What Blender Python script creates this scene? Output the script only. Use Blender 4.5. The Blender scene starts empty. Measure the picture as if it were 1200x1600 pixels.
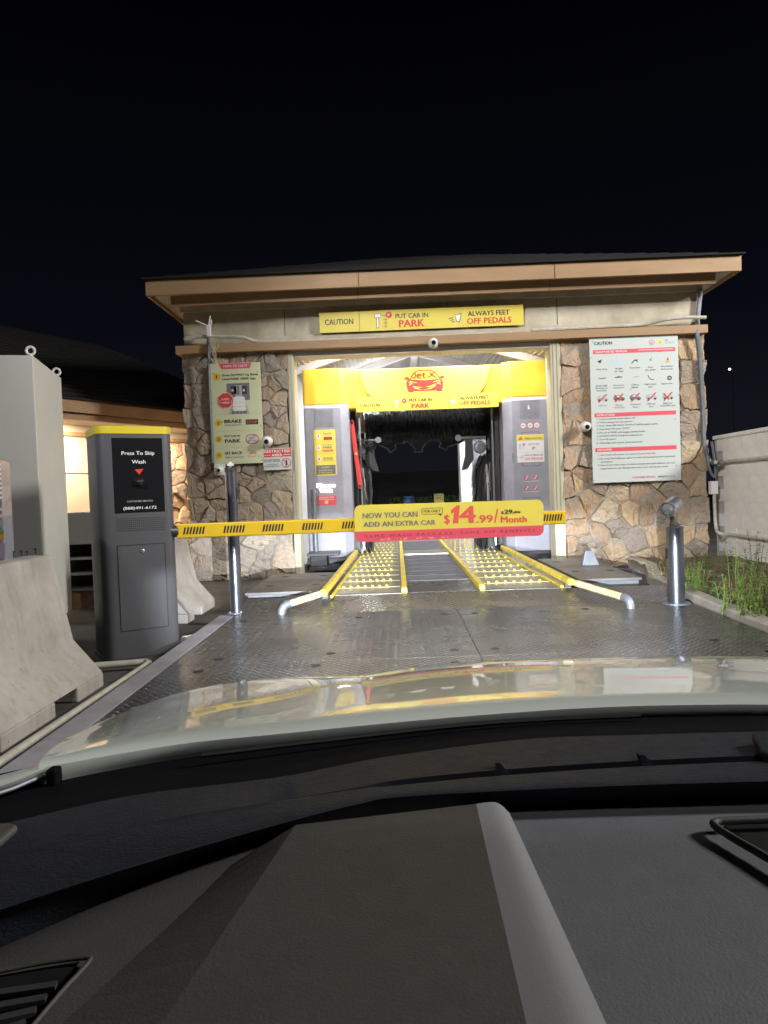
import bpy, math, random
from mathutils import Vector, Matrix, noise
random.seed(7)
R = math.radians
C = bpy.context.scene.collection
SC = bpy.context.scene

# ------------------------------------------------------------------ camera
F = 1109.0
cam_d = bpy.data.cameras.new('camera'); cam = bpy.data.objects.new('camera', cam_d); C.objects.link(cam)
cam_d.sensor_fit = 'VERTICAL'; cam_d.sensor_height = 36; cam_d.lens = 36*F/1600
cam_d.clip_start = 0.02; cam_d.clip_end = 1500
CAM = Vector((0, 0, 1.30))
MR = Matrix.Rotation(R(1.085), 3, 'Z') @ Matrix.Rotation(R(90-1.6), 3, 'X') @ Matrix.Rotation(R(-2.1), 3, 'Z')
cam.matrix_world = Matrix.Translation(CAM) @ MR.to_4x4()
SC.camera = cam
# ------------------------------------------------------------------ night sky
w = bpy.data.worlds.new('World'); SC.world = w; w.use_nodes = True
nt = w.node_tree; nt.nodes.clear()
wo = nt.nodes.new('ShaderNodeOutputWorld'); bg = nt.nodes.new('ShaderNodeBackground')
tc = nt.nodes.new('ShaderNodeTexCoord'); sx = nt.nodes.new('ShaderNodeSeparateXYZ'); cr = nt.nodes.new('ShaderNodeValToRGB')
cr.color_ramp.elements[0].position = 0.0; cr.color_ramp.elements[0].color = (.0085, .0092, .0135, 1)
cr.color_ramp.elements[1].position = .55; cr.color_ramp.elements[1].color = (.0006, .0007, .0014, 1)
e = cr.color_ramp.elements.new(.22); e.color = (.0026, .0030, .0055, 1)
nt.links.new(tc.outputs['Generated'], sx.inputs[0]); nt.links.new(sx.outputs['Z'], cr.inputs[0])
nt.links.new(cr.outputs[0], bg.inputs[0]); nt.links.new(bg.outputs[0], wo.inputs[0]); bg.inputs[1].default_value = 1.0
# ------------------------------------------------------------------ lamps outside the frame (forecourt lights)
def area_lamp(name, loc, target, power, size, col=(1, 1, 1), sizey=None):
    d = bpy.data.lights.new(name, 'AREA'); d.energy = power; d.size = size; d.color = col
    if sizey: d.shape = 'RECTANGLE'; d.size_y = sizey
    o = bpy.data.objects.new(name, d); C.objects.link(o); o.location = loc
    o.rotation_euler = (Vector(target)-Vector(loc)).to_track_quat('-Z', 'Y').to_euler(); return o
area_lamp('street_lamp', (13.0, 3.0, 8.0), (-.5, 8.5, 1.0), 2300, 2.0, (1.0, .965, .91))
fl_ = bpy.data.lights.new('flood_lamp', 'SPOT'); fl_.energy = 9500; fl_.spot_size = R(34); fl_.spot_blend = .6; fl_.shadow_soft_size = .35; fl_.color = (1.0, .975, .95)
flo = bpy.data.objects.new('flood_lamp', fl_); C.objects.link(flo); flo.location = (-6.0, -6.5, 9.5)
flo.rotation_euler = (Vector((3.2, 10.5, 1.4))-flo.location).to_track_quat('-Z', 'Y').to_euler()
area_lamp('forecourt_lamp', (2.2, -5.0, 10.5), (.5, 7, 1.0), 300, 1.2, (1.0, .98, .95))
# ------------------------------------------------------------------ exposure
SC.view_settings.view_transform = 'Standard'; SC.view_settings.look = 'None'
SC.view_settings.exposure = 0.0; SC.view_settings.gamma = 1.0; SC.view_settings.use_curve_mapping = False
try:
    SC.cycles.use_denoising = True; SC.cycles.max_bounces = 8; SC.cycles.sample_clamp_indirect = 6
    SC.cycles.caustics_reflective = False; SC.cycles.caustics_refractive = False
except Exception: pass

# ------------------------------------------------------------------ helpers
def ray(px, py): return MR @ Vector(((px-600)/F, -(py-800)/F, -1))
def P(px, py, Y=None, z=None, X=None):
    d = ray(px, py)
    t = (Y-CAM.y)/d.y if Y is not None else ((z-CAM.z)/d.z if z is not None else (X-CAM.x)/d.x)
    return CAM + d*t
def PP(px, py, o, n):
    d = ray(px, py); return CAM + d*((o-CAM).dot(n)/d.dot(n))

_m = {}
def mat(name, col, rough=.6, metal=0, emit=0, noise=0, nscale=8, bump=0, bscale=60, coat=0, dirt=None, spec=None, ndetail=6, stretch=None, bdist=.01):
    if name in _m: return _m[name]
    m = bpy.data.materials.new(name); m.use_nodes = True; t = m.node_tree; b = t.nodes['Principled BSDF']
    c4 = (*col, 1); b.inputs['Base Color'].default_value = c4
    b.inputs['Roughness'].default_value = rough; b.inputs['Metallic'].default_value = metal
    if coat: b.inputs['Coat Weight'].default_value = coat; b.inputs['Coat Roughness'].default_value = .025
    if spec is not None: b.inputs['Specular IOR Level'].default_value = spec
    if emit: b.inputs['Emission Color'].default_value = c4; b.inputs['Emission Strength'].default_value = emit
    if noise or bump or dirt:
        tc = t.nodes.new('ShaderNodeTexCoord'); mp = t.nodes.new('ShaderNodeMapping'); t.links.new(tc.outputs['Object'], mp.inputs[0])
        if stretch: mp.inputs['Scale'].default_value = stretch
    if noise or dirt:
        n = t.nodes.new('ShaderNodeTexNoise'); n.inputs['Scale'].default_value = nscale; n.inputs['Detail'].default_value = ndetail; n.inputs['Roughness'].default_value = .65
        t.links.new(mp.outputs[0], n.inputs['Vector'])
        r = t.nodes.new('ShaderNodeValToRGB'); r.color_ramp.elements[0].position = .3; r.color_ramp.elements[1].position = .72
        lo = dirt if dirt else tuple(max(0, x*(1-noise)) for x in col); hi = tuple(min(1, x*(1+noise*.6)) for x in col) if noise else col
        r.color_ramp.elements[0].color = (*lo, 1); r.color_ramp.elements[1].color = (*hi, 1)
        t.links.new(n.outputs['Fac'], r.inputs[0]); t.links.new(r.outputs[0], b.inputs['Base Color'])
        mr = t.nodes.new('ShaderNodeMapRange'); mr.inputs['To Min'].default_value = min(1, rough+.12); mr.inputs['To Max'].default_value = max(.03, rough-.1)
        t.links.new(n.outputs['Fac'], mr.inputs[0]); t.links.new(mr.outputs[0], b.inputs['Roughness'])
    if bump:
        n2 = t.nodes.new('ShaderNodeTexNoise'); n2.inputs['Scale'].default_value = bscale; n2.inputs['Detail'].default_value = 8
        t.links.new(mp.outputs[0], n2.inputs['Vector'])
        bp = t.nodes.new('ShaderNodeBump'); bp.inputs['Strength'].default_value = bump; bp.inputs['Distance'].default_value = bdist
        t.links.new(n2.outputs['Fac'], bp.inputs['Height']); t.links.new(bp.outputs[0], b.inputs['Normal'])
    _m[name] = m; return m

class MB:
    def __init__(s): s.v = []; s.f = []; s.mi = []; s.mats = []
    def k(s, m):
        if m not in s.mats: s.mats.append(m)
        return s.mats.index(m)
    def add(s, vs, fs, m):
        o = len(s.v); i = s.k(m); s.v += [Vector(x) for x in vs]
        for f in fs: s.f.append([o+j for j in f]); s.mi.append(i)
        return s
    def box(s, a, b, m):
        x0, y0, z0 = a; x1, y1, z1 = b
        if x0 > x1: x0, x1 = x1, x0
        if y0 > y1: y0, y1 = y1, y0
        if z0 > z1: z0, z1 = z1, z0
        return s.add([(x0,y0,z0),(x1,y0,z0),(x1,y1,z0),(x0,y1,z0),(x0,y0,z1),(x1,y0,z1),(x1,y1,z1),(x0,y1,z1)],
                     [(0,3,2,1),(4,5,6,7),(0,1,5,4),(1,2,6,5),(2,3,7,6),(3,0,4,7)], m)
    def bar(s, p, q, w, h, m, up=(0, 0, 1)):
        p = Vector(p); q = Vector(q); d = (q-p).normalized(); u = Vector(up); r = d.cross(u).normalized(); u = r.cross(d)
        vs = [x+r*(a*w/2)+u*(b*h/2) for x in (p, q) for a, b in ((-1,-1),(1,-1),(1,1),(-1,1))]
        return s.add(vs, [(3,2,1,0),(4,5,6,7),(0,1,5,4),(1,2,6,5),(2,3,7,6),(3,0,4,7)], m)
    def prism(s, pts, n, m):        # pts: planar 3D loop, extruded by vector n
        n = Vector(n); pts = [Vector(p) for p in pts]; k = len(pts)
        nn = sum(((pts[i]-pts[0]).cross(pts[(i+1)%k]-pts[0]) for i in range(1, k-1)), Vector())
        if nn.dot(n) > 0: pts = pts[::-1]
        return s.add(pts+[p+n for p in pts], [list(range(k)), list(range(2*k-1, k-1, -1))]+[(i, i+k, (i+1)%k+k, (i+1)%k) for i in range(k)], m)
    def tube(s, path, r, m, n=8, cap=True):
        path = [Vector(p) for p in path]; vs = []; fs = []; N = len(path)
        rr = r if isinstance(r, (list, tuple)) else [r]*N
        t0 = (path[1]-path[0]).normalized(); a = Vector((0, 0, 1)) if abs(t0.z) < .9 else Vector((1, 0, 0)); u = t0.cross(a).normalized()
        for i, p in enumerate(path):
            t = ((path[min(i+1, N-1)]-p).normalized()+(p-path[max(i-1, 0)]).normalized())
            if t.length < 1e-6: t = t0
            t.normalize(); u = (u-t*u.dot(t)).normalized(); w_ = t.cross(u)
            for j in range(n): an = 2*math.pi*j/n; vs.append(p+(u*math.cos(an)+w_*math.sin(an))*rr[i])
        for i in range(N-1):
            for j in range(n): fs.append((i*n+j, i*n+(j+1)%n, (i+1)*n+(j+1)%n, (i+1)*n+j))
        if cap: fs += [list(range(n))[::-1], list(range((N-1)*n, N*n))]
        return s.add(vs, fs, m)
    def lathe(s, prof, o, m, n=20, ax='Z', rot=None):
        vs = []; fs = []; o = Vector(o)
        for r, h in prof:
            for j in range(n):
                a = 2*math.pi*j/n; v = Vector((r*math.cos(a), r*math.sin(a), h))
                if ax == 'Y': v = Vector((v.x, h, v.y))
                if rot: v = rot @ v
                vs.append(o+v)
        for i in range(len(prof)-1):
            for j in range(n):
                q = (i*n+j, i*n+(j+1)%n, (i+1)*n+(j+1)%n, (i+1)*n+j); fs.append(q if ax == 'Z' else q[::-1])
        a, b = list(range(n)), list(range((len(prof)-1)*n, len(prof)*n))
        fs += [a[::-1], b] if ax == 'Z' else [a, b[::-1]]
        return s.add(vs, fs, m)
    def grid(s, rows, m, closed=False):
        n = len(rows[0]); vs = [p for r in rows for p in r]; fs = []
        for i in range(len(rows)-1):
            for j in range(n-1): fs.append((i*n+j, i*n+j+1, (i+1)*n+j+1, (i+1)*n+j))
        return s.add(vs, fs, m)
    def mesh(s, name, o=Vector()):
        me = bpy.data.meshes.new(name); me.from_pydata([tuple(v-o) for v in s.v], [], s.f)
        for m in s.mats: me.materials.append(m)
        me.polygons.foreach_set('material_index', s.mi); me.update(); return me
    def build(s, name, parent=None, smooth=False, bev=0, o=None, kind=None, seg=2):
        if parent is not None: o = Vector(parent['_o'])
        elif o is None:
            xs = [v.x for v in s.v]; ys = [v.y for v in s.v]; zs = [v.z for v in s.v]
            o = Vector(((min(xs)+max(xs))/2, (min(ys)+max(ys))/2, min(zs)))
        ob = bpy.data.objects.new(name, s.mesh(name, o)); C.objects.link(ob)
        ob['_o'] = tuple(o)
        if parent is not None: ob.parent = parent
        else: ob.location = o
        if smooth:
            for p in ob.data.polygons: p.use_smooth = True
            try: ob.data.set_sharp_from_angle(angle=R(40))
            except Exception: pass
        if bev:
            b = ob.modifiers.new('bevel', 'BEVEL'); b.width = bev; b.segments = seg; b.limit_method = 'ANGLE'; b.angle_limit = R(35); b.harden_normals = False
        if kind: ob['kind'] = kind
        return ob
def tag(o, label=None, cat=None, group=None, kind=None):
    if label: o['label'] = label
    if cat: o['category'] = cat
    if group: o['group'] = group
    if kind: o['kind'] = kind
    return o
def thing(name, loc, label, cat, group=None):
    o = bpy.data.objects.new(name, None); o.empty_display_size = .1; C.objects.link(o); o.location = loc; o['_o'] = tuple(loc)
    return tag(o, label, cat, group)
def inst(name, me, loc, parent, rot=None):
    o = bpy.data.objects.new(name, me); C.objects.link(o); o['_o'] = tuple(loc)
    o.parent = parent; o.location = Vector(loc)-Vector(parent['_o'])
    if rot: o.rotation_euler = rot
    return o
def crv(pts, n):
    pts = [Vector(p) for p in pts]; k = len(pts)-1; out = []
    for i in range(n+1):
        t = i/n*k; j = min(int(t), k-1); t -= j
        p0, p1, p2, p3 = pts[max(j-1, 0)], pts[j], pts[j+1], pts[min(j+2, k)]
        out.append(.5*((2*p1)+(-p0+p2)*t+(2*p0-5*p1+4*p2-p3)*t*t+(-p0+3*p1-3*p2+p3)*t**3))
    return out
def loft(rows, nu=60, nv=4):
    rr = [crv(r, nu) for r in rows]
    cols = [crv([r[i] for r in rr], nv*(len(rows)-1)) for i in range(nu+1)]
    return [[cols[i][j] for i in range(nu+1)] for j in range(nv*(len(rows)-1)+1)]
_tx = {}
def glyphs(t, bold):
    k = (t, bold)
    if k not in _tx:
        cu = bpy.data.curves.new('t', 'FONT'); cu.body = t; cu.resolution_u = 2; cu.fill_mode = 'FRONT'
        ob = bpy.data.objects.new('t', cu); C.objects.link(ob); dg = bpy.context.evaluated_depsgraph_get()
        me = bpy.data.meshes.new_from_object(ob.evaluated_get(dg))
        _tx[k] = ([tuple(v.co) for v in me.vertices], [tuple(p.vertices) for p in me.polygons])
        bpy.data.objects.remove(ob); bpy.data.curves.remove(cu); bpy.data.meshes.remove(me)
    return _tx[k]
class Sign:
    """flat print on a plane; everything is given where the photograph shows it and cast onto the plane"""
    def __init__(s, o, U, crop=(0, 0, 1), rot=0):
        s.o = Vector(o); s.U = Vector(U).normalized(); s.V = Vector((0, 0, 1)); s.N = s.U.cross(s.V)   # towards the viewer
        if rot: q = Matrix.Rotation(rot, 3, s.N); s.U = q @ s.U; s.V = q @ s.V
        s.c = crop; s.art = MB(); s.lets = []
    def uv(s, x, y):
        p = PP(s.c[0]+x/s.c[2], s.c[1]+y/s.c[2], s.o, s.N)-s.o; return p.dot(s.U), p.dot(s.V)
    def w(s, u, v, l=1): return s.o+s.U*u+s.V*v+s.N*(.0016*l)
    def sc(s, x, y): a = s.uv(x-1, y); b = s.uv(x+1, y); return math.hypot(b[0]-a[0], b[1]-a[1])/2
    def panel(s, tl, tr, br, bl, th, m, r=0, name='panel', parent=None, o=None):
        q = [s.uv(*c) for c in (tl, tr, br, bl)]
        s.u0 = (q[0][0]+q[3][0])/2; s.u1 = (q[1][0]+q[2][0])/2; s.v1 = (q[0][1]+q[1][1])/2; s.v0 = (q[2][1]+q[3][1])/2
        pts = s.rr(s.u0, s.u1, s.v0, s.v1, r)
        b = MB(); b.prism([s.w(u, v, 0) for u, v in pts], -s.N*th, m)
        s.ob = b.build(name, parent, bev=.002, seg=1); return s.ob
    def rr(s, u0, u1, v0, v1, r, n=6):
        if not r: return [(u0, v0), (u1, v0), (u1, v1), (u0, v1)]
        out = []
        for cx, cy, a0 in ((u1-r, v0+r, -90), (u1-r, v1-r, 0), (u0+r, v1-r, 90), (u0+r, v0+r, 180)):
            for i in range(n+1): a = R(a0+90*i/n); out.append((cx+r*math.cos(a), cy+r*math.sin(a)))
        return out
    def pu(s, pts, m, l=1): s.art.add([s.w(u, v, l) for u, v in pts], [list(range(len(pts)))], m)
    def poly(s, pts, m, l=1):
        q = [s.uv(*p) for p in pts]
        if sum(q[i][0]*q[(i+1)%len(q)][1]-q[(i+1)%len(q)][0]*q[i][1] for i in range(len(q))) < 0: q = q[::-1]
        s.pu(q, m, l)
    def rect(s, x0, x1, y, h, m, l=1, r=0):   # left end's middle at (x0, y)
        u, v = s.uv(x0, y); k = s.sc(x0, y); s.pu(s.rr(u, u+(x1-x0)*k, v-h*k/2, v+h*k/2, r*k), m, l)
    def circ(s, x, y, r, m, l=1, n=20):
        u, v = s.uv(x, y); k = s.sc(x, y)*r; s.pu([(u+k*math.cos(2*math.pi*i/n), v+k*math.sin(2*math.pi*i/n)) for i in range(n)], m, l)
    def ring(s, x, y, r, t, m, l=1, n=24):
        u, v = s.uv(x, y); k = s.sc(x, y)
        vs = [s.w(u+q*k*math.cos(2*math.pi*i/n), v+q*k*math.sin(2*math.pi*i/n), l) for q in (r-t, r) for i in range(n)]
        s.art.add(vs, [(i, i+n, (i+1)%n+n, (i+1)%n) for i in range(n)], m)
    def rring(s, x0, x1, y, h, r, t, m, l=1):
        u, v = s.uv(x0, y); k = s.sc(x0, y); W = (x1-x0)*k; H = h*k/2
        a = s.rr(u, u+W, v-H, v+H, r*k); tt = t*k; b = s.rr(u+tt, u+W-tt, v-H+tt, v+H-tt, max(.0005, (r-t)*k)); n = len(a)
        s.art.add([s.w(p[0], p[1], l) for p in b+a], [(i, i+n, (i+1)%n+n, (i+1)%n) for i in range(n)], m)
    def line(s, p, q, t, m, l=1):
        a = Vector(s.uv(*p)); b = Vector(s.uv(*q)); d = (b-a).normalized(); nn = Vector((-d.y, d.x))*t*s.sc(*p)/2
        s.pu([a-nn, b-nn, b+nn, a+nn], m, l)
    def stroke(s, pts, t, m, l=1):
        for i in range(len(pts)-1): s.line(pts[i], pts[i+1], t, m, l)
    def text(s, x0, x1, y, cap, t, m, bold=0, l=2, mb=None):
        hv = .030 if bold > .03 else (.022 if bold >= .02 else (.016 if cap < 60 else .01))
        bold = 0; lay = [(0, 0), (-hv, 0), (hv, 0)]+([(-hv*.5, hv*.45), (hv*.5, -hv*.45)] if hv > .01 else [])
        vs, fs = glyphs(t, bold)
        if not vs: return
        a = min(v[0] for v in vs); b = max(v[0] for v in vs); u, v0 = s.uv(x0, y); k = s.sc(x0, y)
        su = (x1-x0)*k/max(b-a, 1e-4); sv = cap*k/.70
        mb = MB(); s.lets.append(mb)
        for k_, (dx, dv) in enumerate(lay):
            mb.add([s.w(u+(p[0]-a+dx)*su, v0+(p[1]+dv)*sv, l+k_*.1) for p in vs], fs, m)
    def done(s, parent=None, names=('artwork', 'lettering')):
        p = parent or s.ob
        if s.art.v: s.art.build(names[0], p)
        for m_ in s.lets: m_.build(names[1], p)

# ------------------------------------------------------------------ materials
ASPHALT = mat('asphalt', (.10, .095, .09), .75, noise=.5, nscale=1.5, bump=.5, bscale=90)
CONC = mat('concrete', (.40, .37, .33), .85, noise=.28, nscale=3, bump=.35, bscale=45)
CONCR = mat('barrier_concrete', (.43, .405, .375), .85, noise=.3, nscale=2.2, bump=.25, bscale=30, dirt=(.30, .265, .235))
def pores(m):
    t = m.node_tree; b = t.nodes['Principled BSDF']; L = t.links; tc = t.nodes.new('ShaderNodeTexCoord')
    v = t.nodes.new('ShaderNodeTexVoronoi'); v.inputs['Scale'].default_value = 26; L.new(tc.outputs['Object'], v.inputs['Vector'])
    n = t.nodes.new('ShaderNodeTexNoise'); n.inputs['Scale'].default_value = 6; L.new(tc.outputs['Object'], n.inputs['Vector'])
    mr = t.nodes.new('ShaderNodeMapRange'); mr.inputs['From Min'].default_value = .07; mr.inputs['From Max'].default_value = .13; L.new(v.outputs['Distance'], mr.inputs[0])
    ad = t.nodes.new('ShaderNodeMath'); ad.operation = 'GREATER_THAN'; ad.inputs[1].default_value = .56; L.new(n.outputs['Fac'], ad.inputs[0])
    inv = t.nodes.new('ShaderNodeMath'); inv.operation = 'SUBTRACT'; inv.inputs[0].default_value = 1; L.new(mr.outputs[0], inv.inputs[1])
    mu = t.nodes.new('ShaderNodeMath'); mu.operation = 'MULTIPLY'; L.new(inv.outputs[0], mu.inputs[0]); L.new(ad.outputs[0], mu.inputs[1])
    mp = t.nodes.new('ShaderNodeMapping'); mp.inputs['Scale'].default_value = (7, 7, .8); L.new(tc.outputs['Object'], mp.inputs[0])
    n3 = t.nodes.new('ShaderNodeTexNoise'); n3.inputs['Scale'].default_value = 2.5; n3.inputs['Detail'].default_value = 7; L.new(mp.outputs[0], n3.inputs['Vector'])
    r3 = t.nodes.new('ShaderNodeMapRange'); r3.inputs['From Min'].default_value = .5; r3.inputs['From Max'].default_value = .72; r3.inputs['To Max'].default_value = .28; L.new(n3.outputs['Fac'], r3.inputs[0])
    src = b.inputs['Base Color'].links[0].from_socket
    m1 = t.nodes.new('ShaderNodeMixRGB'); m1.inputs[2].default_value = (.17, .15, .13, 1); L.new(r3.outputs[0], m1.inputs[0]); L.new(src, m1.inputs[1])
    m2 = t.nodes.new('ShaderNodeMixRGB'); m2.inputs[2].default_value = (.07, .06, .055, 1); L.new(mu.outputs[0], m2.inputs[0]); L.new(m1.outputs[0], m2.inputs[1]); L.new(m2.outputs[0], b.inputs['Base Color'])
pores(CONCR)
CURB = mat('kerb_concrete', (.48, .45, .40), .85, noise=.3, nscale=5, bump=.3, bscale=50)
MORTAR = mat('mortar', (.36, .31, .25), .95, noise=.35, nscale=12, bump=.6, bscale=70)
TRIM = mat('cream_paint', (.52, .49, .37), .6, noise=.14, nscale=5, bump=.12, bscale=30, stretch=(1, 1, .25))
FRIEZE = mat('weathered_cream_paint', (.50, .46, .36), .7, noise=.22, nscale=2.2, bump=.15, bscale=25, dirt=(.33, .29, .22))
TAN = mat('tan_paint', (.36, .225, .12), .55, noise=.16, nscale=4, bump=.1, bscale=30, stretch=(.3, 1, 1))
SOFFIT = mat('soffit_paint', (.62, .53, .40), .7, noise=.12, nscale=4)
SHINGLE = mat('shingle', (.013, .0125, .012), .9, noise=.4, nscale=6, bump=.6, bscale=40)
WHITEW = mat('white_wall', (.72, .72, .72), .55, noise=.08, nscale=3)
CEIL = mat('ceiling_panel', (.66, .65, .66), .5, noise=.08, nscale=2)
YEL = mat('gantry_yellow', (.83, .54, .05), .35, noise=.06, nscale=2, coat=.3)
YELP = mat('yellow_panel', (.84, .66, .09), .4)
YELS = mat('sign_yellow', (.72, .60, .09), .45, noise=.05, nscale=3)
YELARM = mat('arm_yellow', (.75, .50, .02), .4, noise=.08, nscale=4)
YELKI = mat('kiosk_yellow', (.62, .50, .03), .4)
YELRAIL = mat('rail_yellow', (.78, .60, .05), .45, noise=.25, nscale=9, dirt=(.45, .36, .08))
PALEY = mat('pale_yellow_pipe', (.66, .56, .30), .55, noise=.25, nscale=14, dirt=(.40, .33, .17))
RED = mat('sign_red', (.66, .045, .04), .45)
PINK = mat('sign_pink_red', (.70, .09, .13), .45, noise=.05)
REDD = mat('faded_red_letter', (.40, .03, .05), .5)
INK = mat('ink', (.025, .025, .03), .5)
INKG = mat('ink_grey', (.16, .165, .18), .5)
INKL = mat('ink_light', (.40, .42, .45), .5)
WHT = mat('sign_white', (.80, .80, .80), .4)
PALE = mat('sign_pale_green', (.63, .66, .42), .5, noise=.05, nscale=3)
PANELW = mat('sign_board_white', (.55, .60, .59), .4)
BLUEG = mat('print_blue_grey', (.42, .48, .58), .5)
ORG = mat('print_orange', (.75, .38, .06), .5)
MACH = mat('machine_grey', (.33, .33, .385), .38, noise=.16, nscale=3, coat=.2)
MACHD = mat('machine_dark', (.055, .055, .06), .4, noise=.35, nscale=5)
BLACK = mat('black', (.012, .012, .013), .5)
BRISTLE = mat('bristle', (.03, .03, .032), .3)
KIOSK = mat('kiosk_grey', (.105, .105, .115), .36, metal=.15, noise=.1, nscale=60, bump=.05, bscale=400)
KGLASS = mat('kiosk_panel_black', (.012, .012, .014), .16)
STEEL = mat('steel', (.50, .52, .56), .30, metal=.9, noise=.14, nscale=6)
STEELP = mat('polished_post', (.19, .205, .24), .3, metal=.9, noise=.12, nscale=5, stretch=(4, 4, .4))
GALV = mat('galvanised', (.22, .24, .27), .5, metal=.5, noise=.25, nscale=7)
PVC = mat('pvc_pipe', (.50, .48, .42), .5, noise=.25, nscale=9)
CABW = mat('cabinet_white', (.66, .66, .62), .4, noise=.05, nscale=2)
CABG = mat('cabinet_grey', (.20, .215, .22), .45, noise=.08, nscale=3)
CAMW = mat('camera_white', (.75, .75, .75), .35)
SOIL = mat('soil', (.16, .12, .075), .95, noise=.45, nscale=9, bump=.8, bscale=30)
LEAF = mat('weed_leaf', (.22, .33, .075), .6, noise=.35, nscale=14)
LEAF2 = mat('weed_leaf_dark', (.09, .15, .05), .6, noise=.3, nscale=14)
HOODM = mat('car_paint', (.57, .625, .585), .25, coat=1.0, metal=.0)
DASHM = mat('dash_soft_plastic', (.072, .068, .064), .62, noise=.12, nscale=40, bump=.22, bscale=420, bdist=.002)
DASHU = mat('dash_dark_plastic', (.022, .025, .034), .55, spec=.12, noise=.15, nscale=60, bump=.35, bscale=300, bdist=.003)
DASHL = mat('dash_lit_bevel', (.23, .235, .25), .55, bump=.12, bscale=500, bdist=.002)  # paler than the dash: light on the hood's edge bevel, put into the colour
COWL = mat('cowl_black', (.007, .007, .009), .7, spec=.02)
GLOW = mat('lit_letters', (1, .97, .85), .5, emit=6)
TUBE = mat('lit_tube', (1, .985, .97), .5, emit=26)
LENS = mat('lens', (.01, .01, .012), .08)
SIDING = mat('beige_siding', (.66, .57, .44), .7, noise=.06, nscale=3)
BLOCKM = mat('painted_block', (.80, .785, .76), .7, noise=.1, nscale=5, bump=.25, bscale=60)

def diamond_plate():
    m = bpy.data.materials.new('diamond_plate'); m.use_nodes = True; t = m.node_tree; b = t.nodes['Principled BSDF']; L = t.links
    tc = t.nodes.new('ShaderNodeTexCoord')
    def math_(op, a, b_=None, c=None):
        n = t.nodes.new('ShaderNodeMath'); n.operation = op
        for i, x in enumerate((a, b_, c)):
            if x is None: continue
            if isinstance(x, (int, float)): n.inputs[i].default_value = x
            else: L.new(x, n.inputs[i])
        return n.outputs[0]
    sp = t.nodes.new('ShaderNodeSeparateXYZ'); L.new(tc.outputs['Object'], sp.inputs[0])
    k = 1/.066
    def lug(ox, flip):
        # rows of lozenges on a staggered square lattice, alternately leaning left and right
        ux = math_('MULTIPLY_ADD', sp.outputs[0], k, ox); uy = math_('MULTIPLY_ADD', sp.outputs[1], k, ox)
        fx = math_('SUBTRACT', math_('FRACT', ux), .5); fy = math_('SUBTRACT', math_('FRACT', uy), .5)
        a = math_('ADD', fx, math_('MULTIPLY', fy, flip)); c = math_('SUBTRACT', fy, math_('MULTIPLY', fx, flip))
        a = math_('DIVIDE', a, .16); c = math_('DIVIDE', c, .56)
        d = math_('ADD', math_('MULTIPLY', a, a), math_('MULTIPLY', c, c))
        return math_('MAXIMUM', math_('SUBTRACT', 1.0, d), 0.0)
    h = math_('MAXIMUM', lug(0.0, 1.0), lug(.5, -1.0)); h = math_('POWER', h, .5)
    bp = t.nodes.new('ShaderNodeBump'); bp.inputs['Strength'].default_value = 1.0; bp.inputs['Distance'].default_value = .008
    L.new(h, bp.inputs['Height']); L.new(bp.outputs[0], b.inputs['Normal'])
    n = t.nodes.new('ShaderNodeTexNoise'); n.inputs['Scale'].default_value = 1.6; n.inputs['Detail'].default_value = 9; n.inputs['Roughness'].default_value = .7
    L.new(tc.outputs['Object'], n.inputs['Vector'])
    r = t.nodes.new('ShaderNodeValToRGB'); r.color_ramp.elements[0].position = .32; r.color_ramp.elements[1].position = .7
    r.color_ramp.elements[0].color = (.05, .048, .048, 1); r.color_ramp.elements[1].color = (.145, .145, .152, 1)
    L.new(n.outputs['Fac'], r.inputs[0])
    mx = t.nodes.new('ShaderNodeMixRGB'); mx.inputs[2].default_value = (.36, .36, .37, 1); L.new(math_('MULTIPLY', h, .95), mx.inputs[0]); L.new(r.outputs[0], mx.inputs[1])
    L.new(mx.outputs[0], b.inputs['Base Color'])
    mr = t.nodes.new('ShaderNodeMapRange'); mr.inputs['To Min'].default_value = .38; mr.inputs['To Max'].default_value = .17
    L.new(n.outputs['Fac'], mr.inputs[0]); L.new(mr.outputs[0], b.inputs['Roughness'])
    b.inputs['Metallic'].default_value = .72
    return m
DPLATE = diamond_plate()

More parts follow.
